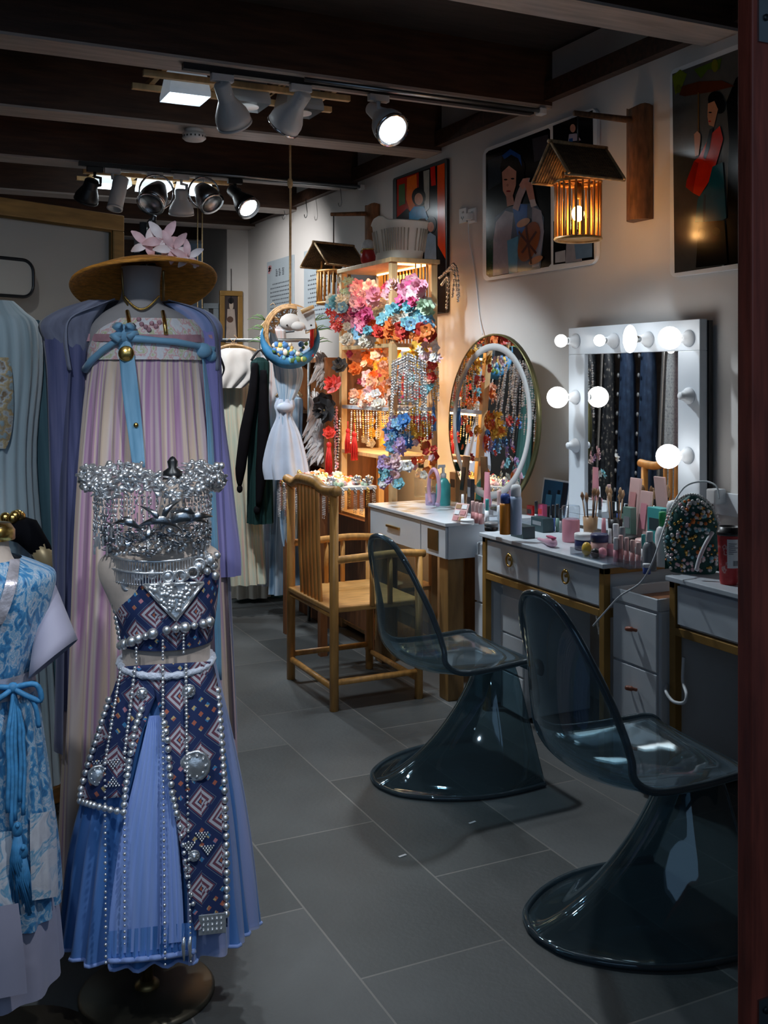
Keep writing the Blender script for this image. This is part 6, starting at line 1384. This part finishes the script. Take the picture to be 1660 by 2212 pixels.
def item(kind, px, t, D, w, h, label, c1, c2='c_white', cat=None, group=None, rz=0, lift=0):
    """w, h in photo pixels; the piece is sized for its own distance and stands on the desk"""
    p, d = deskpt(px, t, D); r = w*d/F/2; H = h*d/F; p.z += lift
    names = dict(can=('spray_can','spray can'), bottle=('cosmetic_bottle','bottle'), jar=('cream_jar','jar'), stick=('lipstick','lipstick'), box=('cosmetic_box','box'), palette=('makeup_palette','palette'), brush=('brush_holder','brush holder'), pump=('pump_bottle','bottle'), compact=('powder_compact','compact'), tube=('cosmetic_tube','tube'), nail=('nail_polish','nail polish'), sponge=('makeup_sponge','sponge'))
    nm, ct = names[kind]; T_ = thing(nm, label, cat or ct, p, rz, group)
    L = lambda n, mm, prof, c=(0,0,0), **k: mk(n, mm, lambda m: m.lathe(prof, c, 18), T_, **k)
    if kind == 'can':
        L('body', c1, [(0,0),(r*.96,0),(r,H*.02),(r,H*.70),(r*.9,H*.76),(0,H*.76)]); L('cap', c2, [(r*.86,H*.762),(r*.88,H*.92),(r*.7,H*.985),(r*.3,H),(0,H)])
    elif kind == 'bottle':
        L('body', c1, [(0,0),(r*.95,0),(r,H*.03),(r,H*.58),(r*.75,H*.70),(r*.42,H*.74),(0,H*.74)]); L('cap', c2, [(r*.48,H*.742),(r*.5,H*.98),(r*.44,H),(0,H)])
    elif kind == 'pump':
        L('body', c1, [(0,0),(r*.95,0),(r,H*.03),(r,H*.5),(r*.6,H*.62),(r*.35,H*.66),(0,H*.66)]); L('collar', c2, [(r*.42,H*.662),(r*.42,H*.76),(r*.2,H*.78),(r*.2,H*.90),(0,H*.90)])
        mk('nozzle', c2, lambda m: (m.box((-r*.25,0,H*.94),(r*1.0,r*.34,H*.07)), m.box((-r*.72,0,H*.91),(r*.2,r*.24,H*.07))), T_, bevel=.001)
    elif kind == 'jar':
        L('body', c1, [(0,0),(r*.92,0),(r,H*.06),(r,H*.60),(r*.9,H*.64),(0,H*.64)]); L('lid', c2, [(r*1.02,H*.642),(r*1.04,H*.94),(r*.96,H),(0,H)])
    elif kind == 'stick':
        L('base', c1, [(0,0),(r,0),(r,H*.5),(0,H*.5)]); L('cap', c2, [(r*.92,H*.502),(r*.92,H*.97),(r*.8,H),(0,H)])
    elif kind == 'nail':
        L('body', c1, [(0,0),(r,0),(r,H*.40),(r*.5,H*.46),(0,H*.46)]); L('cap', c2, [(r*.5,H*.462),(r*.36,H),(0,H)])
    elif kind == 'tube':
        mk('body', c1, lambda m: m.grid([[V((r*math.cos(a)*(1-u*.85), r*math.sin(a)*(1+u*.2), H*.22+H*.78*u)) for a in [2*PI*i/16 for i in range(16)]] for u in (0,.3,.6,.85,1)], close=True), T_); L('cap', c2, [(0,0),(r*.7,0),(r*.75,H*.21),(0,H*.215)])
    elif kind == 'box':
        mk('carton', c1, lambda m: m.box((0,0,H/2),(r*1.2,2*r,H)), T_, bevel=.0015); mk('printed_panel', c2, lambda m: m.box((-r*.6-.0008,0,H*.62),(.001,1.4*r,H*.28)), T_)
    elif kind == 'palette':
        mk('case', c1, lambda m: m.box((0,0,H/2),(.012,2*r,H), rot=Euler((0,.12,0))), T_, bevel=.002); mk('lid_motif', c2, lambda m: m.box((-.0085,0,H*.56),(.0012,1.1*r,H*.45), rot=Euler((0,.12,0))), T_)
    elif kind == 'compact':
        L('base', c1, [(0,0),(r*.96,0),(r,H*.15),(r,H*.5),(0,H*.5)]); L('lid', c2, [(r,H*.51),(r,H*.85),(r*.9,H),(0,H)])
    elif kind == 'sponge':
        mk('sponge', c1, lambda m: m.ball((0,0,H*.5), H*.5, 14, sc=(r/(H*.5),r/(H*.5),1)), T_)
    elif kind == 'brush':
        L('cup', c1, [(0,0),(r*.8,0),(r*.95,H*.42),(r*.88,H*.42),(r*.75,.004),(0,.004)])
        rnd = random.Random(int(px))
        for k in range(6):
            a = 2*PI*k/6+rnd.random(); b0 = V((r*.4*math.cos(a),r*.4*math.sin(a),.006)); b1 = V((r*.95*math.cos(a),r*.95*math.sin(a),H*rnd.uniform(.7,.85)))
            br = mk('brush', ['c_black','c_brown','c_tan'][k%3], lambda m: m.tube([b0,b1], .003, 6), T_); dd = (b1-b0).normalized()
            mk('bristles', c2, lambda m: m.tube([b1,b1+dd*H*.08,b1+dd*H*.16], [.004,.009,.003], 8), br)
    return T_
cm('clear_tint', (.6,.6,.6))
# --- far desk, left to right
d2 = D2
item('pump', 910, .62, d2, 30, 95, 'clear spray bottle with a black head on the far desk', 'clear_plastic', 'c_black')
item('pump', 958, .50, d2, 32, 90, 'small pump bottle with teal liquid and white head on the far desk', 'c_teal', 'c_white')
item('jar', 932, .42, d2, 26, 40, 'lilac lidded pot on the far desk beside the pink headband', 'c_lilac', 'clear_plastic')
item('box', 985, .75, d2, 26, 62, 'tan open box of pencils on the far desk', 'c_tan', 'c_black')
item('palette', 1003, .60, d2, 24, 110, 'dark brown upright palette on the far desk', 'c_brown', 'c_black')
item('palette', 1024, .80, d2, 34, 128, 'grey palette leaning behind the others on the far desk', 'c_grey', 'c_black')
item('palette', 1043, .72, d2, 40, 108, 'black palette with pale motif on the far desk', 'c_black', 'c_blush')
item('palette', 1068, .84, d2, 36, 135, 'tall blush-pink palette with open lid on the far desk', 'c_blush', 'c_rose')
item('palette', 1089, .88, d2, 40, 130, 'red-brown palette at the back of the far desk', 'c_rose', 'c_black')
item('box', 1112, .86, d2, 24, 60, 'sage box behind the spray cans on the far desk', 'c_sage', 'c_grey')
item('tube', 1053, .46, d2, 18, 96, 'tall coral-pink tube on the far desk', 'c_pink', 'c_white')
item('stick', 1079, .46, d2, 10, 62, 'slim white and rose lip gloss on the far desk', 'c_white', 'c_blush')
item('box', 1018, .45, d2, 16, 74, 'black slim box in front of the palettes on the far desk', 'c_black', 'c_grey')
for k in range(3): item('stick', 1022+k*8.5, .20, d2, 9, 46, 'rose lipstick standing %s in the front row of the far desk' % ('first','second','third')[k], 'c_rose', 'c_blush')
item('stick', 1043, .22, d2, 9, 44, 'white-capped lipstick right of the rose ones on the far desk', 'c_blush', 'c_white')
item('stick', 1053, .30, d2, 9, 50, 'teal-capped lipstick on the far desk', 'c_white', 'c_teal')
item('nail', 1000, .32, d2, 15, 46, 'pink nail polish on the far desk', 'c_pink', 'c_white')
item('compact', 1062, .10, d2, 30, 18, 'dark compact at the front of the far desk', 'c_black', 'c_grey')
item('compact', 1010, .10, d2, 30, 12, 'white compact at the front of the far desk', 'c_white', 'c_white')
item('can', 1092, .10, d2, 24, 88, 'orange spray can with a blue cap at the front of the far desk', 'c_orange', 'c_blue')
item('can', 1115, .16, d2, 26, 108, 'tall pale blue spray can beside the orange one', 'c_paleblue', 'c_white')
item('box', 1068, .30, d2, 24, 40, 'clear acrylic box of small sticks on the far desk', 'clear_plastic', 'c_grey')
p, dd = deskpt(996, .12, d2); t = thing('eyeshadow_palette', 'open beige eyeshadow palette propped at an angle on the far desk', 'palette', p, .4)
mk('case', 'c_blush', lambda m: m.box((0,0,.045),(.008,.075,.088), rot=Euler((0,.45,0))), t, bevel=.002)
mk('shadow_pans', ['c_tan','c_rose','c_white'], lambda m: [m.box((-.006+(.03*(j-1))*.43-.0, (i-.5)*.034, .045+(j-1)*.026),(.003,.028,.020), rot=Euler((0,.45,0)), mi=(i+j)%3) for i in range(2) for j in range(3)], t)
p, dd = deskpt(938, .30, d2); t = thing('hair_band', 'pale pink padded headband standing on the far desk', 'headband', p)
mk('band', 'c_pinkband', lambda m: m.tube([V((0,.05*math.cos(a)*1.0,.105+.105*math.sin(a))) for a in [-.9+ (PI+1.8)*i/26 for i in range(27)]], [.010]*27, 10), t) if 'c_pinkband' in MATS else (cm('c_pinkband', (.72,.42,.55)), mk('band', 'c_pinkband', lambda m: m.tube([V((0,.055*math.cos(a),.105+.098*math.sin(a))) for a in [-.9+(PI+1.8)*i/26 for i in range(27)]], .010, 10), t))
mk('end_tips', 'c_lilac', lambda m: (m.ball((0,.04,.03),.014,8), m.ball((0,-.04,.03),.014,8)), t)
# --- middle desk
d3 = D3
t0 = item('brush', 1276, .70, d3, 34, 110, 'brown wooden cup of makeup brushes on the middle desk', 'c_tan', 'c_brown')
item('brush', 1330, .78, d3, 34, 118, 'dark cup with fat powder brushes on the middle desk', 'c_black', 'c_tan')
item('jar', 1234, .42, d3, 38, 78, 'pink jar with a clear lid on the middle desk', 'c_pink', 'clear_plastic')
item('box', 1130, .18, d3, 50, 26, 'low dark teal case at the left end of the middle desk', 'c_darkteal', 'c_black')
item('box', 1172, .55, d3, 46, 30, 'second dark case behind the pink brush on the middle desk', 'c_darkteal', 'c_grey')
item('box', 1150, .85, d3, 22, 34, 'small red box at the back of the middle desk', 'c_red', 'c_black')
item('box', 1172, .88, d3, 20, 40, 'small dark red carton by the blue photo card', 'c_magenta', 'c_red')
for k, (x, c, l) in enumerate(((1186,'c_black','black mascara near the blue photo card'),(1196,'c_blue','blue liner pen near the blue photo card'),(1205,'c_sage','sage liner pen near the blue photo card'),(1213,'c_grey','grey liner pen near the blue photo card'),(1159,'c_grey','grey mascara beside the red boxes'))): item('stick', x, .66, d3, 8, 52+4*(k%3), l+' on the middle desk', c, 'c_black')
item('jar', 1262, .26, d3, 40, 36, 'white-lidded dark pot on the middle desk', 'c_navyp', 'c_white')
item('nail', 1305, .45, d3, 22, 66, 'rose nail polish with pink cap on the middle desk', 'c_magenta', 'c_pink')
item('nail', 1318, .28, d3, 20, 58, 'light pink nail polish on the middle desk', 'c_pink', 'c_white')
item('stick', 1331, .42, d3, 14, 62, 'square black lipstick with clear top on the middle desk', 'c_black', 'c_white')
item('stick', 1345, .40, d3, 14, 60, 'black and silver lipstick on the middle desk', 'c_black', 'c_grey')
for k in range(4): item('stick', 1342+k*12.5, .17, d3, 11, 58-2*k, 'pink lip gloss standing %s in the clear tray' % ('first','second','third','fourth')[k], 'c_rose', 'c_blush')
item('stick', 1331, .14, d3, 11, 52, 'white-capped coral lipstick in the clear tray', 'c_pink', 'c_white')
item('stick', 1391, .30, d3, 10, 62, 'teal-capped gloss stick on the middle desk', 'c_white', 'c_teal')
item('bottle', 1404, .14, d3, 30, 84, 'white-capped lotion bottle on the middle desk', 'c_grey', 'c_white')
item('jar', 1398, .03, d3, 17, 22, 'tiny blue and white jar at the front of the middle desk', 'c_blue', 'c_white')
item('bottle', 1432, .34, d3, 32, 118, 'white bottle with a bright green cap on the middle desk', 'c_white', 'c_green')
item('can', 1456, .56, d3, 34, 132, 'red spray can with a white cap on the middle desk', 'c_red', 'c_white')
item('box', 1424, .82, d3, 44, 92, 'turquoise carton standing against the bulb mirror', 'c_teal', 'c_darkteal')
item('palette', 1393, .80, d3, 34, 122, 'tall pale pink palette against the bulb mirror', 'c_blush', 'c_pink')
item('palette', 1369, .88, d3, 34, 140, 'pink square palette with rose motif behind the tall one', 'c_blush', 'c_rose')
item('box', 1361, .74, d3, 26, 84, 'dark sage carton left of the pink palettes', 'c_sage', 'c_grey')
item('compact', 1302, .62, d3, 44, 26, 'black round compact in front of the brush cup', 'c_black', 'c_black')
item('compact', 1352, .60, d3, 56, 30, 'wide black compact behind the lipsticks', 'c_black', 'c_black')
item('compact', 1392, .56, d3, 40, 34, 'grey compact behind the gloss sticks', 'c_grey', 'c_blush')
item('sponge', 1268, .10, d3, 22, 30, 'yellow-orange makeup sponge in the clear tray', 'c_yellow')
item('sponge', 1287, .10, d3, 22, 22, 'black makeup sponge in the clear tray', 'c_black')
item('sponge', 1302, .14, d3, 20, 24, 'pink makeup sponge in the clear tray', 'c_pink')
item('jar', 1296, .22, d3, 38, 46, 'navy and blush pot behind the sponges', 'c_blush', 'c_navyp')
p, dd = deskpt(1318, .13, d3); t = thing('acrylic_tray', 'long clear acrylic tray holding lipsticks on the middle desk', 'tray', p)
def tray(m, w_=.105, l=.36, h=.030):
    m.box((0,0,.002),(w_,l,.003)); m.box((-w_/2,0,h/2),(.003,l,h)); m.box((w_/2,0,h/2),(.003,l,h)); m.box((0,-l/2,h/2),(w_,.003,h)); m.box((0,l/2,h/2),(w_,.003,h)); 
mk('tray_body', 'clear_plastic', tray, t)
p, dd = deskpt(1182, .12, d3); t = thing('pink_brush', 'bright pink flat hairbrush lying on the middle desk', 'brush', p+V((0,0,.012)), -.2)
mk('handle', 'c_pinkband', lambda m: m.tube([(0,.09,0),(0,.03,.002),(0,0,.004),(0,-.02,.006),(0,-.06,.008),(.0,-.085,.006)], [.006,.008,.012,.018,.020,.010], 10), t)
mk('bristle_pad', 'c_magenta', lambda m: m.box((0,-.045,.028),(.022,.06,.006)), t, bevel=.002)
# blue photo card leaning on the wall
a = onX(1170, 1023, 2.93); b = onX(1228, 1023, 2.93); zb = .801
t = thing('photo_card', 'small blue photo card of two figures leaning on the wall left of the bulb mirror', 'card', V((2.935,(a.y+b.y)/2,zb)))
def card(m): m.prism([V((2.915,a.y,zb)),V((2.915,b.y,zb)),V((2.945,b.y,a.z-.02)),V((2.945,a.y,a.z-.02))], (.003,0,0))
mk('card_stock', 'c_white', card, t, world=True)
for n_, c_ in (('card_ground',(.02,.10,.20)),('card_figure',(.10,.38,.62)),('card_dark',(.01,.015,.03))): mat(n_, c_, .4)
def cardp(m):
    H = a.z-.02-zb; W = a.y-b.y
    def q(u0,u1,v0,v1,mi,o): m.poly([V((2.9145+.03*v-o, a.y-u*W, zb+v*H)) for u,v in ((u0,v0),(u0,v1),(u1,v1),(u1,v0))][::-1], mi)
    q(.05,.95,.04,.96,0,.0006); q(.18,.40,.15,.62,1,.0012); q(.55,.72,.12,.66,1,.0012); q(.24,.34,.62,.72,2,.0012); q(.58,.68,.66,.76,2,.0012); q(.75,.93,.2,.95,2,.0011)
mk('printed_photo', ['card_ground','card_figure','card_dark'], cardp, t, world=True)
# --- right desk: beaded headdress, coffee cup, cable
mat('headdress_green', (.02,.10,.09), .6, var=.4, scale=20)
p, dd = deskpt(1497, .25, D4); sc = dd/F
t = thing('beaded_headdress', 'domed dark green headdress covered in pearls and coloured beads on the right desk', 'headdress', p, -YAW-.28)
W2, H2 = 58*sc, 172*sc
mk('dome', 'headdress_green', lambda m: m.grid([[V((W2*math.cos(a)*math.cos(b), .035*math.sin(b) , H2*.02+H2*.93*max(0,math.sin(a))**.8)) for a in [PI*i/20 for i in range(21)]] for b in [PI*j/10 for j in range(11)]]), t)
mk('body', 'headdress_green', lambda m: m.grid([[V((W2*w_*math.cos(a), .04*math.sin(a), z*H2)) for a in [2*PI*i/28 for i in range(28)]] for z, w_ in ((.0,.80),(.1,.93),(.25,1),(.45,.99),(.62,.90),(.78,.72),(.9,.45),(.97,.15))], close=True), t)
BC = ['pearl_white','gold','silver','petal_teal','petal_palepink','petal_orange']
rnd = random.Random(21)
for c_ in range(6):
    def be(m):
        for k in range(46 if c_ < 3 else 26):
            z = rnd.uniform(.03,.92); w_ = (1-max(0,z-.4)**1.9*2.1)*.96; u = rnd.uniform(-1,1); w_ = max(w_,.15)
            m.ball((W2*w_*u, -.042*math.sqrt(max(.05,1-u*u))-.004, z*H2), rnd.uniform(.0035,.0085), 6)
    lab(mk('beads', BC[c_], be, t), ['pearl beads','gold beads','silver beads','turquoise beads','pale pink beads','orange beads'][c_])
mk('pearl_edge', 'pearl_white', lambda m: [m.ball((W2*1.02*math.cos(a)*(1 if math.sin(a)>-.1 else .98), -.01, H2*.42+H2*.56*math.sin(a)), .0055, 7) for a in [-.35+(PI+.7)*i/46 for i in range(47)]], t)
p, dd = deskpt(1577, .18, D4); r = 27*dd/F; H = 124*dd/F
t = thing('coffee_cup', 'red paper coffee cup with black lid and white label beside the headdress', 'cup', p)
ramp_mat('cup_red', [(.45,(.42,.02,.025)),(.58,(.50,.05,.05)),(.62,(.62,.40,.38)),(.66,(.45,.02,.03))], 26, .45, coord='Object', detail=3)
mk('cup_body', 'cup_red', lambda m: m.lathe([(0,0),(r*.74,0),(r*.76,.004),(r*.94,H*.84),(r*.98,H*.855),(0,H*.855)], (0,0,0), 32), t)
mk('lid', 'black_plastic', lambda m: m.lathe([(r*1.0,H*.856),(r*1.04,H*.88),(r*1.0,H*.92),(r*.94,H*.93),(r*.90,H),(r*.8,H),(r*.78,H*.97),(0,H*.97)], (0,0,0), 32), t)
def lb(m, z0, z1, a0, a1, e=.0012, mi=0):
    rows = []
    for z in (z0, z1):
        rr = r*(.76+.18*z/.84)+e; rows.append([V((rr*math.cos(a), rr*math.sin(a), z*H)) for a in [a0+(a1-a0)*i/8 for i in range(9)]])
    m.grid(rows, mi)
A0 = PI+ .60
def label_(m):
    lb(m, .30, .80, A0, A0+1.15); 
    for k in range(6): lb(m, .72-.035*k, .73-.035*k, A0+.12, A0+.12+[.7,.5,.8,.6,.75,.4][k], .0018, 1)
    for k in range(10): lb(m, .34, .43, A0+.5+k*.055, A0+.52+k*.055+(.012 if k%3 else 0), .0018, 1)
mk('paper_label', ['c_white','ink_dark'], label_, t)
# charging cable arcs
tag(mk('white_cable', 'white_plastic', lambda m: m.tube(spline([onX(1555,1078,2.80),onX(1548,1050,2.80),onX(1520,1040,2.78),onX(1480,1052,2.72),onX(1450,1100,2.64),onX(1432,1150,2.50),onX(1412,1210,2.42),onX(1385,1258,2.40),onX(1340,1288,2.39),onX(1305,1325,2.39),onX(1282,1352,2.40)],8), .0035, 6)), 'thin white charging cable arching over the middle and right desks', 'cable')
tag(mk('white_cable', 'white_plastic', lambda m: m.tube(spline([onX(1540,1150,2.62),onX(1525,1175,2.58),onX(1512,1205,2.55),onX(1505,1232,2.53)],6), .007, 8)), 'thick white cord beside the coffee cup', 'cable')
tag(mk('white_cable', 'white_plastic', lambda m: m.tube(spline([onX(1478,1420,2.50),onX(1476,1470,2.50),onX(1484,1500,2.47),onX(1478,1518,2.46),onX(1455,1515,2.46),onX(1440,1495,2.47),onX(1442,1480,2.50)],6), .006, 8)), 'white cable looped round the gold leg of the right desk', 'cable')
p = onX(1548, 1072, 2.96); t = thing('power_adapter', 'white plug adapter on the wall behind the headdress', 'plug', p)
mk('adapter_body', 'white_plastic', lambda m: m.box((0,0,0),(.06,.05,.06)), t, bevel=.006)
mk('socket_plate', 'white_plastic', lambda m: m.box((.032,-.04,-.03),(.012,.17,.09)), t, bevel=.003)

for (x, y, l) in ((870,1849,'tiny white paper scrap on the floor, nearer one'),(1021,1777,'tiny white paper scrap on the floor, farther one')):
    q = onZ(x, y, .0005); t_ = mk('paper_scrap', 'c_white', lambda m: m.box((0,0,.001),(.028,.008,.0015), rz=.2)); t_.location = q; tag(t_, l, 'paper')
SC.cycles.transparent_max_bounces = 32
SC.cycles.max_bounces = 10
SC.cycles.sample_clamp_indirect = 4
